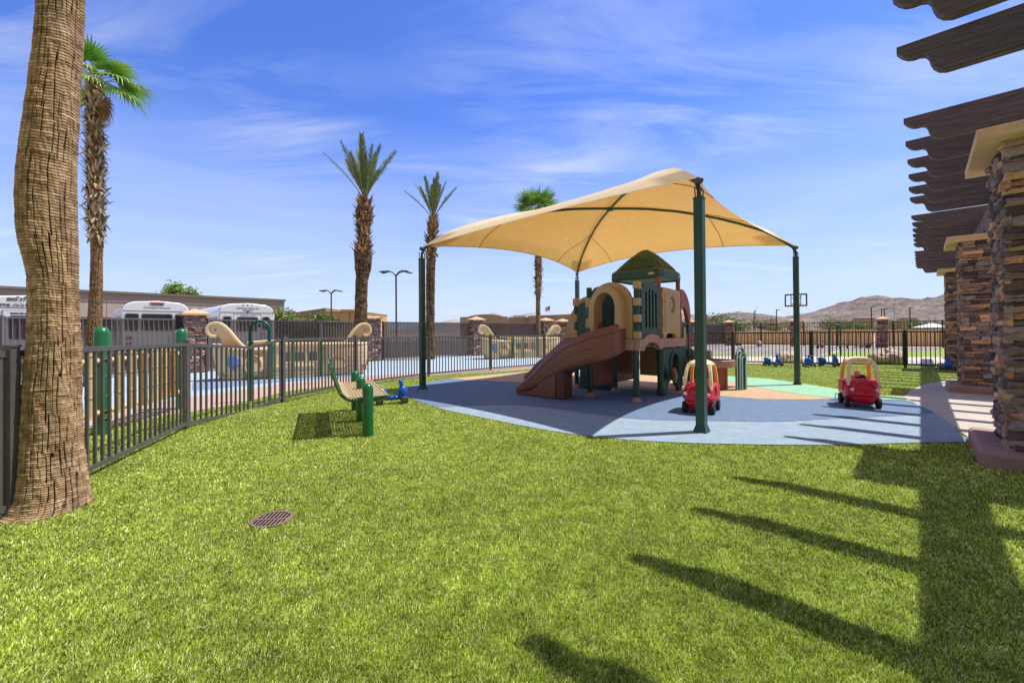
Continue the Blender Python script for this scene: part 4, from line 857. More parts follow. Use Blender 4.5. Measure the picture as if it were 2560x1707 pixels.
b=MB(); b.tube([(1.0,-.03,.0),(1.0,-.03,.16)],.082,14); b.tube([(1.0,-.03,.16),(1.0,-.03,.74)],.07,14); b.tube([(1.0,-.03,.74),(1.0,-.03,.97)],.082,14); b.build('column',P_grn,ps)
b=MB(); b.box((1.08,-.2,.34),(1.3,-.06,.44)); b.build('wheel_shelf',P_grn,lw,bevel=.025,seg=3)
R=Matrix.Translation((1.19,-.21,.425))@Matrix.Rotation(math.radians(42),4,'Z')
b=MB(); m0=MB(); m0.lathe([(.0,-.03),(.10,-.022),(.15,.0),(.155,.02),(.13,.03),(.05,.022),(.035,.05),(0,.055)],(0,0,0),26,axis='y')
b.add([R@Vector((v[0],-v[1],v[2])) for v in m0.v],[tuple(reversed(f)) for f in m0.f],smooth=True); b.build('steering_wheel',P_pink,ps)
b=MB(); b.prism([(.1,.2),(.9,.2),(.9,.96),(.1,.96)],.04,(0,1.0,0),XU,ZU); b.box((1.05,1.0,.2),(1.95,1.04,.96)); b.build('back_panel',P_brn,ps,bevel=.01)
b=MB(); b.prism([(1.1,.25),(1.9,.25),(1.9,.96),(1.1,.96)],.05,(2.0,-1.0,0),YU,ZU) if 0 else b.box((1.97,.1,.3),(2.03,.9,.96)); b.build('back_panel',P_tan,ps,bevel=.01)
b=MB(); b.lathe([(.09,.02),(.12,.36),(.125,.38)],(1.55,1.5,0),16); b.build('bucket_seat',P_red,ps)
# roof posts and roof
for x,y in [(1.0,.0),(2.0,0),(1.0,1),(2,1)]:
    b=MB(); b.tube([(x,y,1.17 if (x,y)!=(1.0,.0) else 1.9),(x,y,2.46)],.046,12); b.build('roof_post',P_red,ps)
rf=MB(); cx,cy=1.5,.5
prof=[(.555,2.40),(.57,2.42),(.565,2.555),(.55,2.585),(.50,2.63),(.40,2.75),(.30,2.87),(.20,2.975),(.12,3.045),(.06,3.085),(.0,3.095)]
vs=[];K=32
def sq(a,h,p):
    c,s=math.cos(a),math.sin(a); k=(abs(c)**p+abs(s)**p)**(-1/p); return cx+h*k*c,cy+h*k*s
for h,z in prof:
    for k in range(K):
        x,y=sq(2*math.pi*k/K+math.pi/K*0,h,14 if h>.2 else 6); vs.append((x,y,z))
fs=[(i*K+k,i*K+(k+1)%K,(i+1)*K+(k+1)%K,(i+1)*K+k) for i in range(len(prof)-1) for k in range(K)]
rf.add(vs,fs); rf.add([(cx-.54,cy-.54,2.43),(cx+.54,cy-.54,2.43),(cx+.54,cy+.54,2.43),(cx-.54,cy+.54,2.43)],[(3,2,1,0)])
roof=rf.build('roof',P_grn2,ps,bevel=.008)
b=MB()
for side in range(4):
    Rm=Matrix.Translation((cx,cy,0))@Matrix.Rotation(side*math.pi/2,4,'Z')
    hz=lambda q: float(np.interp(q,[p[1] for p in prof[3:]],[p[0] for p in prof[3:]]))
    for row in range(7):
        f=row/7; z=2.685+.33*f; h=hz(z); n=max(1,int(round((h*2-.16)/.105)))
        w=(h*2-.16)/n
        for k in range(n):
            c=-h+.08+w*(k+.5)
            if row%2: c+= w*.25*(1 if k<n/2 else -1)*0
            q=[(c+w*.5*math.cos(t_),-h+.045*math.sin(t_)*.9-.0,z+.055*(-math.sin(t_))) for t_ in np.linspace(0,math.pi,7)]
            q=[(c+w*.5*math.cos(t_), -hz(z-.045*math.sin(t_))-.006-.016*math.sin(t_), z-.045*math.sin(t_)) for t_ in np.linspace(0,math.pi,7)]
            top=[(c-w*.5,-hz(z+.05)-.003,z+.05),(c+w*.5,-hz(z+.05)-.003,z+.05)]
            vv=q+top; o=len(vv); vv2=[(a,bb+.02,cc-.014) for a,bb,cc in vv]
            allv=[Rm@Vector(v) for v in vv+vv2]; m=len(vv)
            b.add(allv,[tuple(range(m-1,-1,-1))]+[(i,(i+1)%m,m+(i+1)%m,m+i) for i in range(m)])
b.build('roof_shingles',P_grn2,roof)
for k,(R_) in enumerate([0,3]):
    pass
b=MB(); b.prism(arc(1.92,2.49,.06,.022,0,345,18),.008,(0,-.072,0),XU,ZU); b.build('badge',P_cream,roof)
b=MB(); b.prism(arc(.12,2.49,.075,.024,0,345,18),.008,(.927,0,0),YU,ZU); b.build('badge',P_cream,roof)
# right-hand climber with rust-red half arch
ra=[(2.05,1.2),(2.05,2.2)]+arc(2.1,1.62,.52,.62,88,4,14)+[(2.62,1.2),(2.62,.5),(2.53,.5),(2.53,1.3)]+arc(2.14,1.44,.36,.42,8,96,10)+[(2.1,1.2)]
b=MB(); b.prism(list(reversed(ra)),.09,(0,0,0),XU,ZU); b.build('climber_arch',P_red,ps,bevel=.02)
b=MB(); b.box((2.08,-.03,.3),(2.5,.05,1.52)); b.prism(rrect(2.42,1.25,2.68,1.45,.02),.13,(0,0,0),XU,ZU); b.prism(rrect(2.42,.62,2.68,.9,.02),.13,(0,0,0),XU,ZU); cl=b.build('climber_wall',P_grn,ps,bevel=.03,seg=3)
b=MB(); b.prism(rrect(2.18,.98,2.30,1.4,.055),.02,(0,-.045,0),XU,ZU); b.build('climber_slot',P_tan,cl)
b=MB(); b.tube([(2.57,0,0),(2.57,0,.6)],.055,12); b.build('leg',P_grn,ps)
# slides, swept U section
def slide(path,bed,rim,skirt,name='slide'):
    Pp=spline([Vector((x,y,0)) for x,y in path],6); n=len(Pp); m=len(path)
    tt=np.linspace(0,m-1,n); bz=np.interp(tt,range(m),bed); rz=np.interp(tt,range(m),rim); sk=np.interp(tt,range(m),skirt)
    k9=np.ones(7)/7; sm=lambda a: np.convolve(np.pad(a,3,mode='edge'),k9,'valid'); bz,rz,sk=sm(bz),sm(rz),sm(sk)
    vs=[];K=None
    for i,p in enumerate(Pp):
        d=(Pp[min(i+1,n-1)]-Pp[max(i-1,0)]).normalized(); l=Vector((-d.y,d.x,0)); r,s=rz[i],sk[i]; w=.27
        if i>n-5: w*=1-.03*(i-(n-5))
        half=[(0,0),(.5*w,.004),(.74*w,.03),(.86*w,.3*r+.02),(.90*w,r-.03),(.95*w,r),(1.03*w,r-.004),(1.08*w,r-.035),(1.10*w,r*.5),(1.12*w,0),(1.12*w,-s*.45),(1.08*w,-s*.8),(.97*w,-s*.97),(.8*w,-s),(0,-s)]
        sec=half+[(-a,h) for a,h in reversed(half[1:-1])]; K=len(sec)
        for a,h in sec: q=p+l*a; vs.append((q.x,q.y,bz[i]+h))
    b=MB(); b.add(vs,[(i*K+k,i*K+(k+1)%K,(i+1)*K+(k+1)%K,(i+1)*K+k) for i in range(n-1) for k in range(K)],smooth=True)
    b.add(vs[:K],[tuple(range(K))]); b.add(vs[-K:],[tuple(reversed(range(K)))])
    return b.build(name,P_brn,ps,ws=True)
sl=slide([(.02,.47),(-.15,.47),(-.3,.53),(-.4,.68),(-.45,.9),(-.46,1.15),(-.46,1.4),(-.45,1.65),(-.44,1.9),(-.43,2.15),(-.42,2.38)],[1.10,1.08,1.03,.96,.87,.75,.58,.41,.26,.15,.11],[.42,.41,.37,.36,.34,.34,.34,.30,.22,.14,.07],[.1,.18,.24,.25,.23,.2,.18,.14,.10,.08,.07])
b=MB(); b.prism([(1.32,.013),(2.36,.013),(2.3,.06),(1.98,.12),(1.78,.22),(1.6,.38),(1.42,.56),(1.30,.66)],.60,(-.45,0,0),YU,ZU); b.build('slide_support',P_brn,sl,bevel=.03,seg=3)
b=MB(); b.box((-.74,1.12,.013),(-.62,1.3,.55)); b.build('slide_support',mat('recess_shade_brown',(.10,.045,.035),.5),sl,bevel=.02)  # block coloured darker to paint the shaded recess beside the foot
sl2=slide([(1.5,2.0),(1.5,2.2),(1.5,2.5),(1.5,2.8),(1.5,3.1),(1.5,3.45),(1.5,3.65),(1.5,3.85)],[1.1,1.05,.92,.72,.52,.32,.17,.12],[.40,.35,.25,.22,.2,.16,.1,.06],[.1,.2,.28,.28,.25,.2,.13,.1])
b=MB(); b.prism([(2.9,.013),(3.9,.013),(3.3,.3),(2.9,.55)],.5,(1.5,0,0),YU,ZU); b.build('slide_support',P_brn,sl2,bevel=.03)
# ------------------------------------------------------------------ activity table
t=thing('activity_table','low rust-brown play table with green hooped ends beside the climbing frame','table',(4.45,9.62,0),math.radians(-42))
st=lambda hx,hy: arc(hx-hy,0,hy,hy,-90,90,12)+arc(-hx+hy,0,hy,hy,90,270,12)
b=MB(); b.prism(st(.62,.42),.15,(0,0,.585),XU,YU,holes=[list(reversed(st(.5,.32)))]); b.build('rim',P_pink,t,bevel=.03,seg=3)
b=MB(); b.prism(st(.52,.34),.04,(0,0,.56),XU,YU); b.build('tray',mat('pale_grey_plastic',(.42,.42,.47),.3),t)
b=MB(); b.prism(st(.42,.26),.5,(0,0,.265),XU,YU); b.build('pedestal',P_red,t,bevel=.02)
b=MB(); b.box((-.5,.1,.6),(.0,.36,.86)); b.build('raised_tray',mat('dull_tan_plastic',(.30,.22,.15),.5),t,bevel=.03)
def hoop(x,y,ang,name='hoop_end'):
    Rm=Matrix.Translation((x,y,0))@Matrix.Rotation(ang,4,'Z'); b=MB()
    def tb(w,h,r,off): 
        pth=[(-w,off,.012),(-w,off,h-w)]+[(w*math.cos(a),off,h-w+w*math.sin(a)) for a in np.linspace(math.pi,0,12)]+[(w,off,.012)]
        b.tube([Rm@Vector(p) for p in pth],r,8)
    tb(.14,.93,.028,0); 
    b.prism([(-.11,.012),(.11,.012),(.11,.74)]+arc(0,.74,.11,.11,0,180,8)+[(-.11,.74)],.12,Rm@Vector((0,0,0)),Rm.to_3x3()@Vector(XU),ZU)
    tb(.075,.74,.02,-.07); tb(.12,.82,.022,-.05)
    b.build(name,P_grn2,t,bevel=.01)
hoop(.66,.12,math.radians(75)); hoop(-.72,.1,math.radians(80))
# ------------------------------------------------------------------ red toy cars
red=plastic('red_car_plastic',(.62,.012,.03),rough=.3); yel=mat('sun_faded_yellow_plastic',(.92,.42,.02),.45,c2=(.93,.52,.10),scale=3); crm=mat('faded_cream_roof',(.92,.66,.30),.45,c2=(.95,.78,.48),scale=4); blk=mat('black_tyre',(.02,.02,.022),.7,var=.2,scale=20,bump=.2,bscale=80); greyr=mat('grey_rim',(.35,.34,.33),.5); wht=mat('faded_white_plastic',(.72,.66,.62),.5); pnk=mat('faded_pink_plastic',(.85,.36,.30),.5)
def wheel(b_par,x,y,r=.075,w=.055,mt=blk,name='wheel'):
    b=MB(); b.lathe([(r*.55,-w/2),(r*.92,-w/2),(r,-w/2+.012),(r,w/2-.012),(r*.92,w/2),(r*.55,w/2)],(x,y,r+.014),20,axis='y'); o=b.build(name,mt,b_par)
    b=MB(); b.lathe([(0,-w/2-.002),(r*.58,-w/2+.006),(r*.58,w/2-.006),(0,w/2+.002)],(x,y,r+.014),16,axis='y'); b.build('rim',greyr,o); return o
def loft(levels,K=36,p=3.2,x0=0):
    b=MB(); vs=[]
    for z,f,bk,w in levels:
        for k in range(K):
            a=2*math.pi*k/K; c,s=math.cos(a),math.sin(a); q=(abs(c)**p+abs(s)**p)**(-1/p); vs.append(((f if c>0 else bk)*q*c+x0,w*q*s,z))
    fs=[(i*K+k,i*K+(k+1)%K,(i+1)*K+(k+1)%K,(i+1)*K+k) for i in range(len(levels)-1) for k in range(K)]
    b.add(vs,fs,smooth=True); b.add(vs[:K],[tuple(reversed(range(K)))]); b.add(vs[-K:],[tuple(range(K))]); return b
def toy_car(lab,loc,rz):
    t=thing('toy_car',lab,'toy car',loc,rz,'red and yellow ride-in toy cars')
    b=loft([(.085,.28,.25,.15),(.10,.33,.30,.185),(.16,.36,.335,.215),(.225,.38,.35,.232),(.245,.40,.365,.252),(.275,.40,.365,.252),(.29,.39,.355,.242),(.38,.38,.35,.238),(.45,.35,.335,.228),(.475,.325,.325,.215),(.465,.26,.28,.17),(.33,.2,.25,.15)]); body=b.build('body',red,t)
    b=MB(); b.ell((.25,0,.42),(.135,.135,.085),22,12); b.tube([(.375,-.135,.36),(.378,-.115,.41),(.375,-.07,.45),(.37,0,.468),(.375,.07,.45),(.378,.115,.41),(.375,.135,.36)],.014,8); b.build('hood',red,body)
    b=MB(); b.prism(rrect(-.075,.335,.075,.395,.015),.012,(.388,0,0),(0,1,0),ZU); b.prism(rrect(-.16,.185,.16,.205,.008),.02,(.375,0,0),(0,1,0),ZU); b.build('grille',red,body,bevel=.004)
    for s in (-1,1):
        b=MB(); b.prism([(-.2,.22),(.06,.22),(.14,.30),(.15,.44),(-.22,.44)],.012,(0,s*.244,0),XU,ZU); b.build('door',plastic('red_door_plastic',(.62,.012,.03),rough=.6),t,bevel=.004)
        b=MB(); b.ell((.388,s*.165,.33),(.012,.032,.026),14,8); b.build('headlight',wht,t)
        b=MB(); b.ell((.342,s*.205,.415),(.016,.022,.03),14,8); b.build('eye_light',wht,t)
        # front and rear roof pillars
        for nm,x0,x1,mt,w in (('front_pillar',.28,.17,crm,.07),('rear_pillar',-.25,-.18,yel,.075)):
            pth=[(x0,s*.19,.44),(x0-.01*(1 if x0>0 else -1),s*.188,.55),((x0+x1)/2,s*.175,.68),(x1,s*.15,.79)]; b=MB(); vs=[]
            for q in pth:
                for dx,dy in ((-w/2,-.026),(w/2,-.026),(w/2,.026),(-w/2,.026)): vs.append((q[0]+dx,q[1]+dy,q[2]))
            fs=[(i*4+k,i*4+(k+1)%4,(i+1)*4+(k+1)%4,(i+1)*4+k) for i in range(3) for k in range(4)]; b.add(vs,fs,smooth=False); b.build(nm,mt,t,bevel=.012,seg=3)
    for x,y in ((.23,-.205),(.23,.205),(-.235,-.21),(-.235,.21)): wheel(t,x,y,.09,.06)
    b=loft([(.745,.205,.235,.175),(.765,.222,.25,.188),(.79,.215,.245,.185),(.82,.18,.21,.15),(.845,.11,.13,.09),(.852,.04,.05,.04)],p=2.8)
    rfm=b.build('roof',crm,t)
    b=MB(); b.prism(rrect(-.06,-.021,.06,.021,.02),.016,(.205,0,.795),(0,1,0),(-.6,0,.62)); b.build('roof_slot',yel,rfm,bevel=.004)
    b=MB(); b.box((-.2,-.13,.3),(-.12,.13,.52)); b.ell((-.12,0,.56),(.05,.05,.045)); b.build('seat',pnk,t,bevel=.03,seg=3)
    b=MB(); b.lathe([(.045,-.008),(.058,0),(.045,.008)],(.12,.02,.50),14,axis='x'); b.ell((.13,-.06,.5),(.02,.02,.022)); b.build('steering_wheel',mat('navy_plastic',(.02,.02,.08),.4),t)
    b=MB(); b.tube([(-.26,-.2,.16),(-.28,-.28,.17),(-.28,-.285,.08),(-.25,-.2,.06)],.007,6); b.build('push_handle',blk,t)
    return t
f1=math.radians(34); f2_=math.radians(28)
toy_car('red and yellow toy car half hidden behind the front green canopy post',(3.07,6.86,0),math.atan2(-math.cos(f1),-math.sin(f1)))
toy_car('red and yellow toy car alone on the blue rubber near the pergola shadows',(5.95,7.24,0),math.atan2(-math.cos(f2_),-math.sin(f2_)))
# ------------------------------------------------------------------ blue ride-on scooters
blu=plastic('blue_plastic',(.008,.10,.46),rough=.3)
def scooter(lab,loc,rz,cat='ride-on toy'):
    t=thing('ride_on_scooter',lab,cat,loc,rz,'blue plastic ride-on scooters')
    b=MB(); b.ell((-.2,0,.2),(.13,.10,.12),18,10); b.ell((-.26,0,.27),(.09,.075,.05),14,8); b.ell((0,0,.12),(.24,.075,.05),18,8); b.ell((.2,0,.2),(.09,.085,.14),18,10); b.tube([(.2,0,.2),(.18,0,.33),(.165,0,.41)],[.06,.045,.03],10); b.ell((.165,0,.41),(.045,.035,.035)); b.tube([(.2,-.15,.1),(.2,.15,.1)],.035,8); b.tube([(-.22,-.12,.09),(-.22,.12,.09)],.03,8); b.build('body',blu,t)
    b=MB(); b.tube([(.14,-.13,.40),(.165,-.06,.39),(.17,0,.385),(.165,.06,.39),(.14,.13,.40)],.014,8); b.build('handlebar',blu,t)
    for x,y in ((.22,-.165),(.22,.165),(-.22,-.12),(-.22,.12)): wheel(t,x,y,.07,.045,mat('grey_black_wheel',(.07,.065,.06),.6,var=.3,scale=15))
    return t
def face(x,y,a): return math.atan2(-y,-x)+math.radians(a)
p=Vector((-2.25,7.85,0)); scooter('blue ride-on scooter standing on the grass just behind the green bench',p,math.radians(20))
for (px,py,a,l) in [(1775,913,0,'blue ride-on scooter glimpsed right of the front canopy post, by the back fence'),(1932,916,55,'blue ride-on scooter in front of the fence, left of the right canopy post'),(2021,917,8,'blue ride-on scooter immediately right of the right canopy post'),(2072,916,72,'blue ride-on scooter seen from the side, second right of the right canopy post'),(2371,926,0,'blue ride-on scooter at the foot of the farthest stone pergola pillar')]:
    g=G(px,py); scooter(l,g,face(g.x,g.y,a))
# ------------------------------------------------------------------ bench
bg_=mat('glossy_green_paint',(.005,.13,.035),.28,var=.1,scale=3,coat=.3); bt=mat('tan_coated_mesh',(.50,.36,.20),.6,var=.12,scale=10)
D=Vector((-.418,.909,0)); bt_t=thing('bench','green metal bench with tan perforated seat and back, seen end-on','bench',(-1.86,5.42,0),math.atan2(D.y,D.x))
for x in (0,.96,2.0):
    b=MB(); b.lathe([(.068,0),(.068,.60),(.062,.635),(.045,.662),(.02,.675),(0,.677)],(x,0,0),22); b.build('post',bg_,bt_t)
frame=[(0,.42,.90),(0,.40,.78),(0,.345,.62),(0,.30,.53),(0,.22,.47),(0,.10,.445),(0,-.02,.445),(0,-.14,.46),(0,-.27,.485)]
for x in (.09,1.05,1.91):
    b=MB(); b.tube([(x,y,z) for _,y,z in spline([Vector(q) for q in frame],4)],.026,10); b.ell((x,-.27,.485),(.026,.026,.026)); b.build('bent_frame',bg_,bt_t)
def perf(a,c,name):
    """a,c: (y,z) of the two long edges; open bar mesh between them"""
    b=MB(); n=12
    for i in range(n+1):
        y=a[0]+(c[0]-a[0])*i/n; z=a[1]+(c[1]-a[1])*i/n; b.bar((.06,y,z),(1.96,y,z),.012,.006)
    m=56
    for i in range(m+1):
        x=.06+1.9*i/m; b.bar((x,a[0],a[1]),(x,c[0],c[1]),.015,.006)
    o=b.build(name,bt,bt_t)
    b=MB(); 
    for q in (a,c): b.tube([(.03,q[0],q[1]),(1.99,q[0],q[1])],.014,8)
    b.build('edge_rail',bg_ if name=='backrest' else bt,o)
perf((.215,.49),(-.25,.50),'seat'); perf((.24,.495),(.325,.575),'lumbar'); perf((.335,.59),(.45,.93),'backrest')
# ------------------------------------------------------------------ drain
t=thing('drain_grate','round rusty slotted drain grate set in the grass','drain grate',(-1.715,3.0,0))
rust=mat('rusty_iron',(.16,.095,.08),.75,c2=(.30,.19,.17),scale=14,bump=.3,bscale=120)
b=MB(); b.prism(arc(0,0,.135,.135,0,352,40),.012,(0,0,.006),XU,YU,holes=[arc(0,0,.118,.118,0,352,40)]); b.build('ring',rust,t)
b=MB()
for i in range(-4,5):
    x=i*.0262; h=math.sqrt(max(.0,.119**2-x*x)); b.box((x-.005,-h,.006),(x+.005,h,.009))
b.box((-.118,-.007,.006),(.118,.004,.0098)); o=b.build('bars',rust,t); o.rotation_euler=(0,0,math.radians(6))
b=MB(); b.prism(arc(0,0,.133,.133,0,352,40),.003,(0,0,.003),XU,YU); b.build('pit',mat('drain_hollow_shade',(.006,.005,.004),1),t)  # flat near-black disc, paints the shade of the hollow under the bars
# fine moulded grooves along the near wall of the slide
def groove(f1,off):
    path=[(.02,.47),(-.15,.47),(-.3,.53),(-.4,.68),(-.45,.9),(-.46,1.15),(-.46,1.4),(-.45,1.65),(-.44,1.9),(-.43,2.15)]
    bed=[1.10,1.08,1.03,.96,.87,.75,.58,.41,.26,.15]; rim=[.42,.41,.37,.36,.34,.34,.34,.30,.22,.14]; P_=[Vector((x,y,0)) for x,y in path]; out=[]
    for i,p in enumerate(P_):
        d=(P_[min(i+1,9)]-P_[max(i-1,0)]).normalized(); l=Vector((-d.y,d.x,0)); q=p+l*(.27*1.108*off); out.append((q.x,q.y,bed[i]+rim[i]*f1))
    return spline([Vector(o) for o in out],5)
for f1 in (.62,.12):
    b=MB(); b.tube(groove(f1,1),.0045,5); b.build('moulded_groove',mat('groove_dark_brown',(.09,.03,.02),.6),sl)
# ------------------------------------------------------------------ play ships
S_tan=mat('ship_beige_plastic',(.74,.54,.29),.5,c2=(.80,.61,.35),scale=2,bump=.1,bscale=100); S_dk=mat('ship_orange_inside',(.42,.24,.09),.6)
plank=mat('ship_plank_groove',(.20,.13,.07),.8)
def ship(lab,loc,rz):
    t=thing('play_ship',lab,'play ship',loc,rz,'beige plastic play ships with scroll ends')
    def hull(x0,x1,nose_left,name,top0,top1,hole):
        b=MB(); K=28; NV=12; vs=[]; Lh=x1-x0
        for j in range(NV+1):
            v=j/NV
            for k in range(K+1):
                a=math.pi*(k/K)-math.pi/2  # -90..90 round the nose
                nx=math.cos(a); yy=math.sin(a); bul=.80+.20*math.sin(min(1,v*1.15)*math.pi/2)
                xx=(nx**.75)*Lh*.55*bul; 
                if nose_left: x=x1-Lh*.42-xx
                else: x=x0+Lh*.42+xx
                top=top0+(top1-top0)*(nx)**1.5
                vs.append((x,(abs(yy)**.62)*math.copysign(1,yy)*.50*bul*(1.0),v*top))
            # straight run to the open back
        base=len(vs); fs=[]
        for j in range(NV):
            for k in range(K):
                i=j*(K+1)+k; q=(i,i+1,i+K+2,i+K+1); fs.append(q if not nose_left else q[::-1])
        b.add(vs,fs,smooth=True)
        xb=x1 if nose_left else x0
        # straight parallel sides closing the hull module
        for sg in (-1,1):
            k=0 if sg<0 else K; col=[vs[j*(K+1)+k] for j in range(NV+1)]
            far=[(xb,p[1]*.96,p[2]) for p in col]; o=len(col)
            b.add(col+far,[(j,j+1,o+j+1,o+j) for j in range(NV)],smooth=True)
        # thickness: inner floor deck and back wall
        b.box((min(x0+.25,x1),-.42,.2),(max(x1-.1,x0),.42,.24)) if 0 else None
        h=b.build(name,S_tan,t,ws=True); sm_=h.modifiers.new('shell','SOLIDIFY'); sm_.thickness=.05; sm_.offset=0
        b=MB(); b.box((x0+.3,-.38,.12),(x1-.12,.38,.3)); b.build('floor',S_dk,h)
        # gunwale
        b=MB(); topring=[Vector(v)+Vector((0,0,.0)) for v in vs[-(K+1):]]; b.tube([Vector((xb,topring[0].y*.96,topring[0].z))]+topring+[Vector((xb,topring[-1].y*.96,topring[-1].z))],.045,8); b.build('gunwale',S_tan,h)
        hx=(x1-.50) if nose_left else (x0+.5)
        for sg in (-1,1):
            b=MB(); ring=[(hx+.21*math.cos(a),sg*.485,.42+.27*math.sin(a)) for a in np.linspace(0,2*math.pi,25)]; b.tube(ring,.032,7,caps=False); b.build('hole_rim',S_tan,h)
            b=MB(); b.prism(arc(hx,.42,.19,.25,0,345,22),.02,(0,sg*.50,0),XU,ZU); b.build('porthole',S_dk,h)
            b=MB(); b.prism([(hx-.1,.22),(hx+.16,.22),(hx+.16,.46),(hx-.1,.46)],.02,(0,sg*.515,0),XU,ZU); b.build('inner_step',S_tan,h)
            b=MB()
            for z in (.14,.28,.42,.56,.70): 
                for xa,xc in ((x0+.42,hx-.26),(hx+.26,x1-.05)):
                    if xc>xa: b.bar((xa,sg*.508,z),(xc,sg*.508,z),.006,.01)
            b.build('plank_lines',plank,h)
        return h
    h1=hull(0,1.55,True,'bow_hull',.86,1.02,True); h2=hull(2.85,4.35,False,'stern_hull',.98,.98,True)
    def scroll(x,zc,sg,s=1):
        path=[(x+sg*.86*s,zc-.62),(x+sg*.66*s,zc-.50),(x+sg*.48*s,zc-.28),(x+sg*.32*s,zc-.04),(x+sg*.14*s,zc+.15),(x-sg*.03*s,zc+.2),(x-sg*.17*s,zc+.12),(x-sg*.21*s,zc-.04),(x-sg*.12*s,zc-.17),(x+sg*.02*s,zc-.18)]
        P_=spline([Vector((a,0,c)) for a,c in path],5); b=MB(); vs=[]; n=len(P_)
        for i,p in enumerate(P_):
            d=(P_[min(i+1,n-1)]-P_[max(i-1,0)]).normalized(); nn=Vector((d.z,0,-d.x)); w=.12+.05*(1-i/n)
            for a,c in ((-w,-.045),(-w,.045),(w,.045),(w,-.045)): q=p+nn*c; vs.append((q.x,a,q.z))
        b.add(vs,[(i*4+k,i*4+(k+1)%4,(i+1)*4+(k+1)%4,(i+1)*4+k) for i in range(n-1) for k in range(4)])
        sc=b.build('scroll',S_tan,t,bevel=.025,seg=3)
        b=MB(); pl=[(x-sg*.0,zc-.17),(x-sg*.12,zc-.14),(x-sg*.19,zc-.02),(x-sg*.15,zc+.1),(x-sg*.03,zc+.17),(x+sg*.12,zc+.12),(x+sg*.3,zc-.06),(x+sg*.46,zc-.3),(x+sg*.64,zc-.52),(x+sg*.86,zc-.66),(x+sg*.86,zc-.95),(x+sg*.12,zc-.95),(x+sg*.14,zc-.55),(x+sg*.12,zc-.25)]
        if sg<0: pl=pl[::-1]
        b.prism(pl[::-1],.14,(0,0,0),XU,ZU); b.build('neck',S_tan,sc,bevel=.02)
        for q in (-1,1):
            b=MB(); b.lathe([(.052,0),(.05,q*.02),(0,q*.022)],(x-sg*.01,q*.07,zc),16,axis='y'); e=b.build('eye',wht if 0 else mat('eye_white',(.8,.8,.82),.35),sc)
            b=MB(); b.lathe([(.03,0),(.0,q*.01)],(x-sg*.01,q*.094,zc-.005),14,axis='y'); b.build('pupil',mat('eye_blue',(.02,.05,.18),.3),sc)
    scroll(.10,1.45,1); scroll(4.2,1.43,-1)
    # middle wall with windows
    for sg in (-1,1):
        wins=[rrect(a,.42,a+.30,.76,.03) for a in (1.72,2.12,2.5)]
        b=MB(); b.prism([(1.5,.0),(2.9,.0),(2.9,.98),(1.5,.98)],.07,(0,sg*.46,0),XU,ZU,holes=wins); w=b.build('window_wall',S_tan,t,bevel=.01)
        b=MB(); b.box((1.5,sg*.46-.07,.94),(2.9,sg*.46+.07,1.04)); b.build('top_rail',S_tan,w,bevel=.02)
        b=MB(); b.box((1.5,sg*.46-.055,.30),(2.9,sg*.46+.055,.37)); b.build('sill_rail',S_tan,w,bevel=.015)
        b=MB()
        for z in (.1,.2): b.bar((1.5,sg*.498,z),(2.9,sg*.498,z),.006,.01)
        b.build('plank_lines',plank,w)
        for x in (1.52,2.08,2.86):
            b=MB(); b.tube([(x,sg*.52,0),(x,sg*.52,1.06)],.045,10); b.ell((x,sg*.52,1.07),(.05,.05,.035)); b.build('green_post',P_grn2 if 0 else mat('leaf_green_plastic',(.03,.13,.05),.4),t)
    # ship rail and blue anchor badges
    b=MB(); b.tube([(.9,-.3,1.06),(1.3,-.34,1.09),(1.7,-.36,1.09)],.045,8); b.build('hand_rail',S_tan,t)
    for sg in (-1,1):
        b=MB(); q=.035; X0=.56; y=sg*.50
        b.tube([(X0,y,.72),(X0-.005,y,.40)],.02,6); b.tube([(X0-.09,y,.60),(X0+.08,y,.60)],.018,6); b.tube([(X0+.13*math.cos(a)*.9,y,.50+.15*math.sin(a)) for a in np.linspace(math.pi,2*math.pi,9)],.022,6); b.tube([(X0+.04*math.cos(a),y,.76+.04*math.sin(a)) for a in np.linspace(0,2*math.pi,9)],.014,6)
        b.ell((X0,y,.53),(.15,.04,.23),16,10); b.build('anchor_badge',mat('anchor_blue',(.10,.24,.52),.4,var=.25,scale=9),t)
    return t
ship('nearer beige play ship with scroll prow, beyond the left picket fence',(-8.72,12.25,0),math.radians(28))
ship('farther beige play ship, smaller in view, left of the slides',(-1.55,21.1,0),math.radians(22))
# ------------------------------------------------------------------ bamboo chime wall between two green bollards
bam=mat('bamboo_tan',(.72,.50,.24),.5,c2=(.82,.62,.34),scale=5,bump=.2,bscale=40); bamd=mat('bamboo_orange',(.50,.27,.09),.5)
B1=Vector((-5.47,5.62,0)); B2=Vector((-5.98,7.62,0))
t=thing('bamboo_screen','tan bamboo-look screen slung between two green bollards, behind the fence','bamboo screen',(B1.x,B1.y,0),math.atan2(B2.y-B1.y,B2.x-B1.x)); Lb=(B2-B1).length
def bamboo(b,p,q,r):
    p,q=Vector(p),Vector(q); b.tube([p,q],r,9); n=max(2,int((q-p).length/.22))
    for i in range(n+1): 
        c=p.lerp(q,i/n); d=(q-p).normalized()*.008; b.tube([c-d,c+d],r*1.14,9)
for z in (.30,.98):
    b=MB(); bamboo(b,(-.55,0,z),(Lb-.1,0,z),.035); b.build('cross_pole',bam,t)
for k in range(17):
    x=-.42+k*(Lb+.25)/16.5
    b=MB(); bamboo(b,(x,(-1)**k*.04,.26 if k%2 else .30),(x,(-1)**k*.04,1.04+.02*((k*7)%3)),.056 if k%2 else .045)
    b.build('upright_pole',bam if k%3 else bamd,t)
gpm=mat('bollard_green',(.012,.16,.055),.32,var=.12,scale=4,coat=.2)
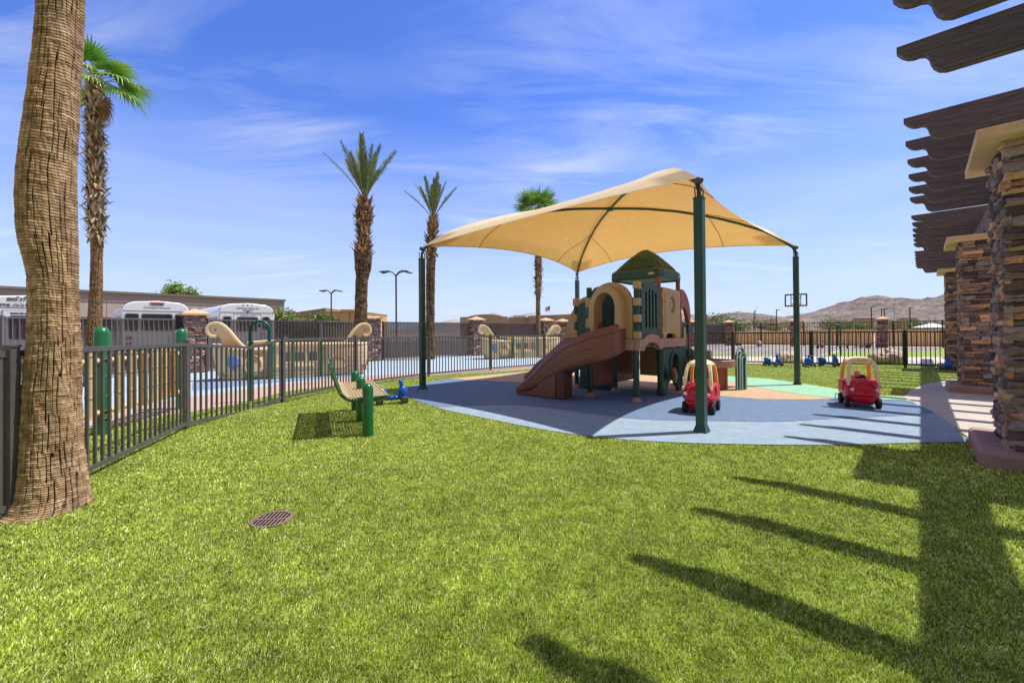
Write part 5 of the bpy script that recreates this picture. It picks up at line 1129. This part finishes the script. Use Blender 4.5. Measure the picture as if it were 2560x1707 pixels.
for P_,l in ((B1,'thick green round-topped bollard nearer the huge palm trunk'),(B2,'thick green round-topped bollard beside the fence post, farther one')):
    t=thing('bollard',l,'bollard',(P_.x,P_.y,0),0,'green bollards behind the fence')
    b=MB(); b.lathe([(.088,0),(.088,1.30),(.086,1.31),(.086,1.335),(.08,1.37),(.06,1.41),(.03,1.43),(0,1.435)],(0,0,0),28); b.build('post',gpm,t)
    for z in (.22,.32,1.0): 
        b=MB(); b.lathe([(.088,z-.012),(.098,z-.012),(.098,z+.012),(.088,z+.012)],(0,0,0),24); b.build('band',P_grn,t)
def arch(lab,loc,rz,w,h,r):
    t=thing('green_arch',lab,'arch',loc,rz); b=MB(); b.tube([(-w,0,0),(-w,0,h-w)]+[(w*math.cos(a),0,h-w+w*math.sin(a)) for a in np.linspace(math.pi,0,16)][1:-1]+[(w,0,h-w),(w,0,0)],r,12); o=b.build('hoop',dgg,t)
    for x,z in ((-w+.04,h-.42),(w-.04,h-.42),(0,h-.09)):
        b=MB(); b.ell((x,-.01,z),(.03,.02,.035),10,6); b.build('fitting',dgg,o)
dgg=mat('teal_green_paint',(.01,.085,.055),.35,var=.1,scale=4)
arch('tall teal hoop of pipe beyond the left picket fence, before the ship',(-4.99,8.33,0),math.radians(12),.175,1.57,.03)
a_=G(2088,889); arch('dark green pipe hoop on the far grass beyond the right fence',(a_.x,a_.y,0),math.radians(-40),.22,1.58,.04)
# ------------------------------------------------------------------ basketball hoop
p=at(1991,860,25); t=thing('basketball_hoop','black-framed clear basketball backboard behind the right canopy post','basketball hoop',(p.x,p.y,0),math.radians(-30))
b=MB(); b.tube([(0,.5,0),(0,.5,2.2),(0,.1,2.9)],.06,8); b.build('pole',black,t)
b=MB(); q=[(-.53,2.74),(.53,2.74),(.53,3.42),(-.53,3.42)]
b.prism(rrect(-.56,2.70,.56,3.45,.06),.06,(0,0,0),XU,ZU,holes=[rrect(-.49,2.78,.49,3.37,.03)]); b.bar((-.24,0,2.78),(-.24,0,3.37),.04); b.bar((.24,0,2.78),(.24,0,3.37),.04); b.bar((-.24,0,3.2),(.24,0,3.2),.04); b.build('backboard_frame',black,t)
b=MB(); b.tube([(.22*math.cos(a),-.3+.22*math.sin(a),2.85) for a in np.linspace(0,2*math.pi,17)],.012,6,caps=False); b.build('rim',mat('rim_orange',(.5,.1,.03),.5),t)
b=MB()
for k in range(10):
    a=k*.628; b.tube([(.22*math.cos(a),-.3+.22*math.sin(a),2.85),(.1*math.cos(a+.3),-.3+.1*math.sin(a+.3),2.45)],.006,4)
b.build('net',mat('net_grey',(.3,.28,.26),.8),t)
# ------------------------------------------------------------------ boulders
bo=mat('pale_boulder',(.50,.36,.25),.9,c2=(.66,.52,.40),scale=5,bump=.8,bscale=14,bdist=.03,detail=8)
def boulder(lab,x,y,w,h,seed):
    g=G(x,y); r=RNG; K,Mm=40,20; b=MB(); vs=[]; rr=random.Random(seed); ph=[rr.uniform(0,6) for _ in range(6)]
    for i in range(Mm+1):
        tt=math.pi*i/Mm-math.pi/2
        for k in range(K):
            a=2*math.pi*k/K; n=1+.10*math.sin(2*a+ph[0])+.07*math.sin(3*a+ph[1]+tt*2)+.05*math.sin(5*a+ph[2]-tt*3)+.04*math.sin(9*a+ph[3]+6*tt)+.06*math.sin(4*tt+ph[4])
            vs.append((w/2*math.cos(tt)*math.cos(a)*n,w*.38*math.cos(tt)*math.sin(a)*n,max(-.05,h*.35+h*.62*math.sin(tt)*n*(1+.12*math.sin(a*2+ph[5])))))
    b.add(vs,[(i*K+k,i*K+(k+1)%K,(i+1)*K+(k+1)%K,(i+1)*K+k) for i in range(Mm) for k in range(K)],smooth=True); o=b.build('boulder',bo,ws=True); o.location=(g.x,g.y,0); tag(o,lab,'boulder',"tan boulders beyond the right fence")
boulder('tan boulder beyond the fence, half behind the right canopy post',1972,906,.95,.42,3)
boulder('larger tan boulder beyond the fence, above the roof of the lone toy car',2216,909,1.15,.50,9)
# ------------------------------------------------------------------ tricycles by the far fence
def trike(lab,px,py,Yd,col,rz,s=1):
    p=at(px,py,Yd); t=thing('tricycle',lab,'tricycle',(p.x,p.y,0),rz,'small tricycles parked along the far iron fence'); t.scale=(s,)*3
    m=mat('trike_'+lab.split()[0],col,.4,var=.1)
    b=MB(); b.tube([(.30,0,.22),(.22,0,.5),(-.05,0,.33),(-.3,0,.2)],.025,7); b.tube([(-.3,-.2,.14),(-.3,.2,.14)],.02,6); b.tube([(.22,0,.5),(.2,0,.62)],.02,6); b.tube([(.16,-.2,.64),(.2,0,.62),(.16,.2,.64)],.018,6); b.build('frame',m,t)
    b=MB(); b.box((-.15,-.09,.34),(.06,.09,.38)); b.build('seat',blk,t,bevel=.02)
    for x,y,r in ((.30,0,.19),(-.3,-.22,.12),(-.3,.22,.12)):
        b=MB(); b.lathe([(r*.8,-.02),(r,-.02),(r,.02),(r*.8,.02),(r*.8,-.02)],(x,y,r),18,axis='y'); b.tube([(x,y,0.02),(x,y,2*r-.02)],.008,4); b.tube([(x-r+.02,y,r),(x+r-.02,y,r)],.008,4); b.build('wheel',m if r>.15 else blk,t)
for px,l,c,rz in ((2166,'red tricycle with big front wheel, left of the largest far pillar',(.45,.03,.04),.3),(2183,'purple tricycle immediately left of the largest far pillar',(.25,.08,.22),-.6),(2148,'yellow tricycle third from the largest far pillar',(.55,.40,.12),.8),(2105,'brown tricycle just right of the far green hoop',(.30,.20,.10),1.2),(2046,'tan tricycle just left of the far green hoop',(.42,.30,.16),.2),(1838,'maroon tricycle at the left end of the black iron fence',(.22,.04,.05),2.0)):
    Yd=29.5 if px>2000 else 36; trike(l,px,862,Yd,c,rz,.95 if px>2000 else .9)
b=MB(); b.ell((0,0,.22),(.24,.24,.22),16,10); o=b.build('ball',mat('grey_pink_ball',(.4,.33,.32),.5)); p=at(1898,862,34); o.location=(p.x,p.y,0); tag(o,'grey ball lying on the court near the iron fence','ball')
# ------------------------------------------------------------------ buses
white=mat('bus_white_paint',(.80,.81,.83),.28,var=.02,spec=.5,coat=.3); glass=mat('dark_glass',(.015,.018,.025),.08,var=.1,spec=.8); navy=mat('navy_lettering',(.02,.025,.05),.5); redl=mat('red_lens',(.45,.01,.01),.25); navyb=mat('navy_stripe',(.01,.015,.08),.4); greyt=mat('grey_trim',(.3,.3,.31),.5)
def text(body,size,m,parent,loc,name='lettering',shear=0,bold=0,w=None):
    c=bpy.data.curves.new(name,'FONT'); c.body=body; c.size=size; c.align_x='CENTER'; c.extrude=.002; c.shear=shear; c.offset=bold
    if w: c.space_character=w
    o=bpy.data.objects.new(name,c); COL.objects.link(o); bpy.context.view_layer.update(); me=bpy.data.meshes.new_from_object(o.evaluated_get(bpy.context.evaluated_depsgraph_get())); bpy.data.objects.remove(o)
    me.materials.clear(); me.materials.append(m); q=bpy.data.objects.new(name,me); COL.objects.link(q); q.parent=parent; q.location=loc; q.rotation_euler=(math.pi/2,0,0); return q
def bus(lab,loc,rz,kind,W_=2.4,H=2.85,L_=7):
    """rear face at y=0 looking along -y, body reaches back along +y"""
    t=thing('shuttle_bus',lab,'bus',loc,rz,'white shuttle buses parked behind the tall fence'); h=W_/2
    sec=[(-h,.5),(h,.5),(h,2.25)]+[(h-.0,2.35),(h-.05,H-.36),(h-.16,H-.17),(h-.4,H-.06),(0,H)]+[(-h+.4,H-.06),(-h+.16,H-.17),(-h+.05,H-.36),(-h,2.35),(-h,2.25)]
    b=MB(); b.prism(sec,L_,(0,L_/2,0),XU,ZU); body=b.build('body',white,t,bevel=.07,seg=4)
    b=MB(); b.prism([(-h+.06,2.36),(h-.06,2.36),(h-.06,2.40),(-h+.06,2.40)],.012,(0,-.002,0),XU,ZU); b.build('rear_seam',greyt,body)
    def win(x0,x1,z0,z1,nm='rear_window'):
        b=MB(); b.prism(rrect(x0-.04,z0-.04,x1+.04,z1+.04,.08),.012,(0,-.004,0),XU,ZU); f=b.build('window_frame',greyt,body); b=MB(); b.prism(rrect(x0,z0,x1,z1,.07),.012,(0,-.012,0),XU,ZU); b.build('pane',glass,f)
    if kind==2: win(-.52,.52,1.55,2.24); win(-1.06,-.64,1.55,2.24); win(.64,1.06,1.55,2.24)
    if kind==3: win(-.45,.42,1.5,2.14); win(-1.02,-.72,1.6,2.16); win(.66,.94,1.6,2.16)
    if kind==1: 
        b=MB(); b.prism(rrect(-.6,.7,.6,2.28,.03),.02,(0,-.004,0),XU,ZU,holes=[]); d=b.build('emergency_door',greyt,body); b=MB(); b.prism(rrect(-.55,.74,.55,2.25,.02),.02,(0,-.012,0),XU,ZU); d2=b.build('door_leaf',white,d)
        b=MB(); b.prism(rrect(-.42,1.2,.42,2.08,.09),.02,(0,-.02,0),XU,ZU); b.build('door_window',navyb,d)
        text('EMERGENCY DOOR',.085,navyb,body,(.0,-.026,2.13),bold=.003)
        text('800-374-2224',.165,navy,body,(0,-.012,2.63),bold=.003); 
        text('Crème',.20,navy,body,(-.66,-.012,2.425),bold=.003); text('dela',.185,navy,body,(-.20,-.012,2.425),shear=.35); text('Crème',.20,navy,body,(.27,-.012,2.425),bold=.003)
    for x in (-.12,0,.12) if kind!=2 else ():
        b=MB(); b.ell((x*1.6,-.01,H-.06),(.035,.02,.02),8,5); b.build('marker_lamp',redl if kind==3 else blk,body)
    if kind==2:
        b=MB(); b.box((-.25,-.03,H-.13),(.25,.01,H-.075)); b.build('brake_lamp',redl,body); text('800-374-2224',.07,navy,body,(0,-.012,H-.20),bold=.002); text('CrèmedelaCrème.com',.10,navy,body,(0,-.012,H-.33))
    if kind==3:
        text('CREMEDELACREME.COM',.09,navy,body,(0,-.012,H-.28)); text('(800) 374-2224',.07,navy,body,(0,-.012,H-.38)); b=MB(); b.prism(rrect(-.62,.6,.60,2.32,.03),.008,(0,-.003,0),XU,ZU,holes=[rrect(-.60,.62,.58,2.30,.03)]); b.build('door_outline',greyt,body); text('EMERGENCY DOOR',.07,navy,body,(0,-.012,2.20))
        b=MB(); b.prism([(-.03,2.36),(.02,2.36),(.03,2.43),(.09,2.49),(0,2.45),(-.09,2.49),(-.03,2.43)],.01,(0,-.012,0),XU,ZU); b.build('emblem',navy,body)
    for sx in (-1,1):
        for z in (.95,1.2):
            b=MB(); b.lathe([(0,-.02),(.08,-.015),(.09,0)],(sx*(h-.25),-.0,z),14,axis='y'); b.build('tail_lamp',redl,body)
        b=MB(); b.box((sx*(h-.02)-.03,-.05,2.5),(sx*(h-.02)+.03,.05,2.54)); b.build('side_lamp',redl,body)
        for k in range(6):
            y0=.5+k*1.0; b=MB(); b.box((sx*h-.012,y0,1.5),(sx*h+.012,y0+.82,2.18)); b.build('side_window',glass,body,bevel=.01)
        for yw in (1.6,5.6):
            b=MB(); b.lathe([(0,-.13),(.35,-.13),(.42,-.08),(.42,.08),(.35,.13),(0,.13)],(sx*(h-.12),yw,.42),20,axis='x'); b.build('wheel',blk,t)
    b=MB(); b.box((-h,-.12,.45),(h,.0,.62)); b.build('bumper',blk,t,bevel=.03)
    b=MB(); b.box((-h+.1,L_-.0,.5),(h-.1,L_+1.1,1.35)); b.build('bonnet',white,t,bevel=.15,seg=3)
    return t
ba=math.radians(46)
bus('white shuttle bus partly hidden by the huge palm trunk, with phone number',(-18.35,15.9,0),ba,1)
bus('white shuttle bus in the middle, three dark rear windows and red brake lamp',(-16.0,19.0,0),ba,2)
bus('white shuttle bus on the right, showing its side, behind the stone pillar',(-13.1,20.9,0),ba,3,H=2.85)
# ------------------------------------------------------------------ buildings
def stucco(n,c,**k): return mat(n,c,.9,var=.05,scale=.8,bump=.15,bscale=30,**k)
A=Vector((-52,24.5,0)); Bq=Vector((-27.6,51,0)); d=(Bq-A); L_=d.length
t=thing('warehouse','long beige flat-roofed warehouse with dark eave behind the buses','building',(A.x,A.y,0),math.atan2(d.y,d.x))
st=stucco('beige_stucco',(.50,.40,.34)); dk=stucco('brown_trim',(.22,.17,.13))
zt=5.25
b=MB(); b.box((0,0,0),(L_,16,zt)); b.build('wall',st,t)
b=MB(); b.box((-.1,-.25,zt-.0),(L_+.15,16.1,zt+.22)); b.build('roof_edge',dk,t); b=MB(); b.box((0,-.06,zt-.75),(L_+.03,-.005,zt-.02)); b.build('eave_band',stucco('beige_stucco_dark',(.38,.30,.25)),t)
for x0,x1,z1 in ((18.6,20.8,3.0),(22.6,24.0,2.7),(10.5,13.0,3.0),(28.5,30.0,2.9),(5,7.5,3)):
    b=MB(); b.box((x0,-.03,1.0),(x1,.2,z1)); b.build('opening',glass,t)
b=MB()
for x in np.arange(2.5,L_,3.6): b.box((x,-.012,0),(x+.03,.0,zt-.76))
b.build('panel_joints',dk,t)
def block(name,lab,cat,px0,px1,ytop,Yd,dep,m,extra=None):
    a=at(px0,ytop,Yd); c=at(px1,ytop,Yd); t=thing(name,lab,cat,(a.x,Yd,0)); w=c.x-a.x; z=a.z*.5+c.z*.5
    b=MB(); b.box((0,0,0),(w,dep,z)); b.build('wall',m,t); return t,w,z
oc=stucco('ochre_stucco',(.60,.37,.15)); oc2=stucco('tan_stucco',(.36,.24,.15)); ft=stucco('far_tan_stucco',(.33,.235,.17))
t,w,z=block('shop_building','bright ochre building with a boxy roof unit, left of the date palms','building',815,905,781,70,14,oc)
b=MB(); b.box((1.6,2,z-.01),(3.9,6,z+.62)); b.build('roof_unit',oc,t); b=MB(); b.box((-.1,-.1,z),(w+.1,14,z+.15)); b.build('parapet',oc2,t)
b=MB(); b.box((3.9,-.05,0),(4.0,0,z)); b.build('downpipe',dk,t)
t,w,z=block('shop_building','shadowed tan building stepping up to the ochre one','building',718,814,787,72,14,oc2)
b=MB(); b.add([(0,0,z),(w,0,z),(w,10,z),(0,10,z),(0,0,z+.25),(w,0,z+1.15),(w,10,z+1.15),(0,10,z+.25)],[(0,1,5,4),(1,2,6,5),(2,3,7,6),(3,0,4,7),(4,5,6,7)]); b.build('sloped_parapet',oc2,t)
for x in (2.9,4.1): 
    b=MB(); b.box((x,-.04,0),(x+.9,0,z-.3)); b.build('opening',dk,t)
t,w,z=block('store_building','low far tan store with a curved roof, beyond the fence pillar','building',1150,1270,792,88,18,ft)
b=MB(); n=14
pr=[(0,z-.0)]+[(w*.15+w*.75*i/n,z+.55*math.sin(math.pi*i/n)**.7) for i in range(n+1)]+[(w,z)]
b.prism(pr,12,(0,6.2,0),XU,ZU); b.build('curved_roof',ft,t)
t,w,z=block('store_building','far plain tan store middle section behind the palm','building',1272,1322,793,92,18,ft)
b=MB(); b.box((1,3,z),(3.8,6,z+.5)); b.build('roof_unit',mat('pale_roof_unit',(.6,.6,.6),.7),t)
t,w,z=block('store_building','large far tan store with small red sign, under the canopy','building',1322,1560,789,90,22,stucco('store_brown',(.30,.20,.135)))
b=MB(); b.add([(0,0,z-.01),(w,0,z-.01),(w,20,z-.01),(0,20,z-.01),(0,0,z+.02),(w,0,z+.75),(w,20,z+.75),(0,20,z+.02)],[(0,1,5,4),(1,2,6,5),(2,3,7,6),(3,0,4,7),(4,5,6,7)]); b.build('sloped_parapet',ft,t)
sg_=MB(); rr=random.Random(2); x=3.4
for k in range(9): 
    wd=rr.uniform(.10,.17); sg_.box((x,-.06,z-.42),(x+wd,-.01,z-.42+rr.choice((.2,.22,.32)))); x+=wd+.05
sg_.build('red_sign',mat('sign_red',(.45,.04,.03),.5),t)
# flag
g=at(1370,790,86); t=thing('flagpole','thin flagpole flying a small striped flag, above the far store','flag',(g.x,g.y,0))
b=MB(); zt=at(1374,764,86).z; b.tube([(.4,0,0),(.4,0,zt)],.035,6); b.build('pole',mat('pale_pole',(.5,.5,.5),.5),t)
def flagm():
    b=MB(); n=10; 
    for i in range(7):
        z0=zt-.1-.85*(i+1)/7; z1=zt-.1-.85*i/7
        for k in range(n):
            f=lambda q:(.4-1.0*q/n,.1*math.sin(q*1.1),-.3*q/n)
            a,c=f(k),f(k+1); col=(.45,.03,.05) if i%2==0 else (.75,.74,.72)
            if i<4 and k<4: col=(.03,.05,.2)
            b.add([(a[0],a[1],z0+a[2]),(c[0],c[1],z0+c[2]),(c[0],c[1],z1+c[2]),(a[0],a[1],z1+a[2])],[(0,1,2,3)],col)
    return b
flagm().build('banner',mat('flag_cloth',(1,1,1),.8,var=.05,attr=True),t)
# parking-lot lamps
pm_=mat('lamp_post_metal',(.05,.045,.042),.5)
def lamp4(lab,px,ytop,Yd,r):
    p=at(px,ytop,Yd); t=thing('lot_lamp',lab,'street lamp',(p.x,p.y,0),0,'four-headed parking lamps'); z=p.z
    b=MB(); b.tube([(0,0,0),(0,0,z)],.075,8); b.build('pole',pm_,t)
    for a in (20,165,-30,200):
        a=math.radians(a); c,s=math.cos(a),math.sin(a); b=MB(); b.tube([(0,0,z-.15),(c*r*.2,s*r*.2,z+.15),(c*r*.45,s*r*.45,z+.27),(c*r*.6,s*r*.6,z+.25)],.05,6)
        Rm=Matrix.Rotation(a,3,'Z'); b.ell((c*r*.8,s*r*.8,z+.2),(r*.26,r*.12,.07),12,8,M=Rm@Matrix.Rotation(.12,3,'Y')); b.build('lamp_head',pm_,t)
lamp4('shorter four-headed parking lamp in front of the ochre building',828,732,45,1.15)
lamp4('taller four-headed parking lamp between the two date palms',990,686,36,1.35)
# far poles on the right
def pole(lab,px,yt,Yd,arm,r=.10,kind='dark'):
    p=at(px,yt,Yd); t=thing('light_pole',lab,'light pole',(p.x,p.y,0),0,'tall thin light poles before the hills'); z=p.z; m=black if kind=='dark' else mat('galvanised_pole',(.35,.33,.32),.5)
    b=MB(); b.tube([(0,0,0),(0,0,z)],r,6); b.build('pole',m,t)
    b=MB()
    if kind=='dark': b.box((min(0,arm*.6),-.12,z-.1),(max(0,arm*.6),.12,z+.02))
    else: b.tube([(0,0,z-.05),(arm*.3,0,z+.6),(arm*.8,0,z+1.2),(arm*1.2,0,z+1.25)],.05,5)
    b.build('lamp_head',m,t)
for a in [('first dark pole at the left, before the low middle hill',1885,778,90,.7),('dark pole left of the basketball backboard, before the hill gap',1941,774,75,.8),('tallest dark pole left of the largest far stone pillar',2178,767,75,.9),('thin dark pole directly above the largest far stone pillar, left one',2204,773,95,.5),('thin dark pole directly above the largest far stone pillar, right one',2211,771.5,85,1.1),('dark pole between the largest far stone pillar and the pergola pillars',2274.5,769,75,.6)]: pole(*a,r=.09)
pole('pale curved-arm roadway light before the low middle hill',1888,776,130,.9,.1,'pale'); pole('pale curved-arm roadway light above the hill saddle',2236,758,140,1.0,.12,'pale')
# far houses and desert shrubs
hs_=stucco('house_tan',(.42,.31,.24)); rt_=mat('house_roof_grey',(.24,.19,.18),.9)
for px,y,Yd,w,l in ((2165,803,210,15,'long low house with brown roof at the foot of the right hill'),(1993,806,230,7,'small pale house at the hill foot, right of the right canopy post'),(2268,802,240,13,'flat pale house between far pillar and pergola, at the hill foot')):
    g=at(px,812,Yd); t=thing('house',l,'house',(g.x,g.y,0)); z=at(px,y,Yd).z+.2
    b=MB(); b.box((-w/2,0,0),(w/2,9,z)); b.build('wall',hs_,t); b=MB(); b.prism([(-w/2-.6,z),(w/2+.6,z),(w/2-1.6,z+1.5),(-w/2+1.6,z+1.5)],9.6,(0,4.5,0),XU,ZU); b.build('roof',rt_,t)
    for x in (-w*.3,w*.05,w*.3):
        b=MB(); b.box((x,-.05,1.0),(x+1.3,.0,2.2)); b.build('window',glass,t)
g=at(2330,812,62); t=thing('tent','white peaked tent roof beyond the wall, left of the pergola pillars','tent',(g.x,g.y,0))
b=MB(); b.add([(-1.6,-1.6,1.5),(1.6,-1.6,1.5),(1.6,1.6,1.5),(-1.6,1.6,1.5),(0,0,2.15)],[(0,1,4),(1,2,4),(2,3,4),(3,0,4),(3,2,1,0)]); b.build('roof',mat('white_canvas',(.8,.8,.8),.7,var=.03),t)
b=MB()
for x in (-1.5,1.5):
    for y in (-1.5,1.5): 
        b=MB(); b.tube([(x,y,0),(x,y,1.5)],.04,6); b.build('leg',pm_,t) 
def bushes():
    r=random.Random(77); protos=[]
    cols=[(.20,.22,.08),(.13,.20,.05),(.27,.24,.12)]
    words=['olive','green','dry tan']
    spots=[(1787,786,120),(1815,797,110),(1905,797,120),(1768,803,105),(1852,806,95),(1940,806,110),(1985,806,100),(2072,802,110),(2092,800,100),(2112,803,95),(2160,807,90),(2242,802,100),(2258,800,105),(2300,804,95),(2335,805,105)]
    where=['leaning bush on the rocky slope right of the front canopy post','round bush left of the low middle hill','broad bush in the dip right of the low middle hill','low bush at the foot of the rocky slope','low bush under the low middle hill','small bush left of the basketball backboard','bush just left of the right canopy post, over the orange wall','bush left of the biggest far bush cluster','biggest of the bushes between far hoop and right canopy post','bush above the far green hoop, over the orange wall','bush left of the largest far stone pillar','bush right of the largest far stone pillar','taller bush second right of the largest far stone pillar','bush between the tent and the last dark pole','bush nearest the pergola pillars, by the white tent']
    for i,(px,yt,Yd) in enumerate(spots):
        g=at(px,yt,Yd); k=i%3; h=max(1.6,g.z); sc=h/2.2
        if i<3: 
            t=leafy('desert_shrub','x','bush',(g.x,g.y,0),2.2,3.4,90+k,cols[k],900,.16,.15,'desert shrubs at the foot of the hills'); protos.append(t)
        else: t=dup(protos[k],(g.x,g.y,0),r.uniform(0,6),'x')
        t.scale=(sc,)*3; t['label']='%s desert %s'%(words[k],where[i]); t['group']='desert shrubs at the foot of the hills'
bushes()

# loose dry straws on the turf
sm_=mat('dry_straw',(.62,.48,.2),.8)
for (px,py,l) in ((474,1590,'dry bent straw lying on the grass in the left foreground'),(1300,1518,'short dry straw lying on the grass left of the nearest rafter shadow'),(2085,1130,'dry straw fragment on the shaded grass near the nearest pillar plinth')):
    g=G(px,py); b=MB(); r=random.Random(px); a=r.uniform(0,6); pts=[g+Vector((math.cos(a)*k*.03+r.uniform(-.008,.008),math.sin(a)*k*.03+r.uniform(-.008,.008),.028+r.uniform(0,.006)))-g for k in range(4)]
    b.tube(pts,.0016,5); o=b.build('straw',sm_); o.location=(g.x,g.y,0); tag(o,l,'straw')
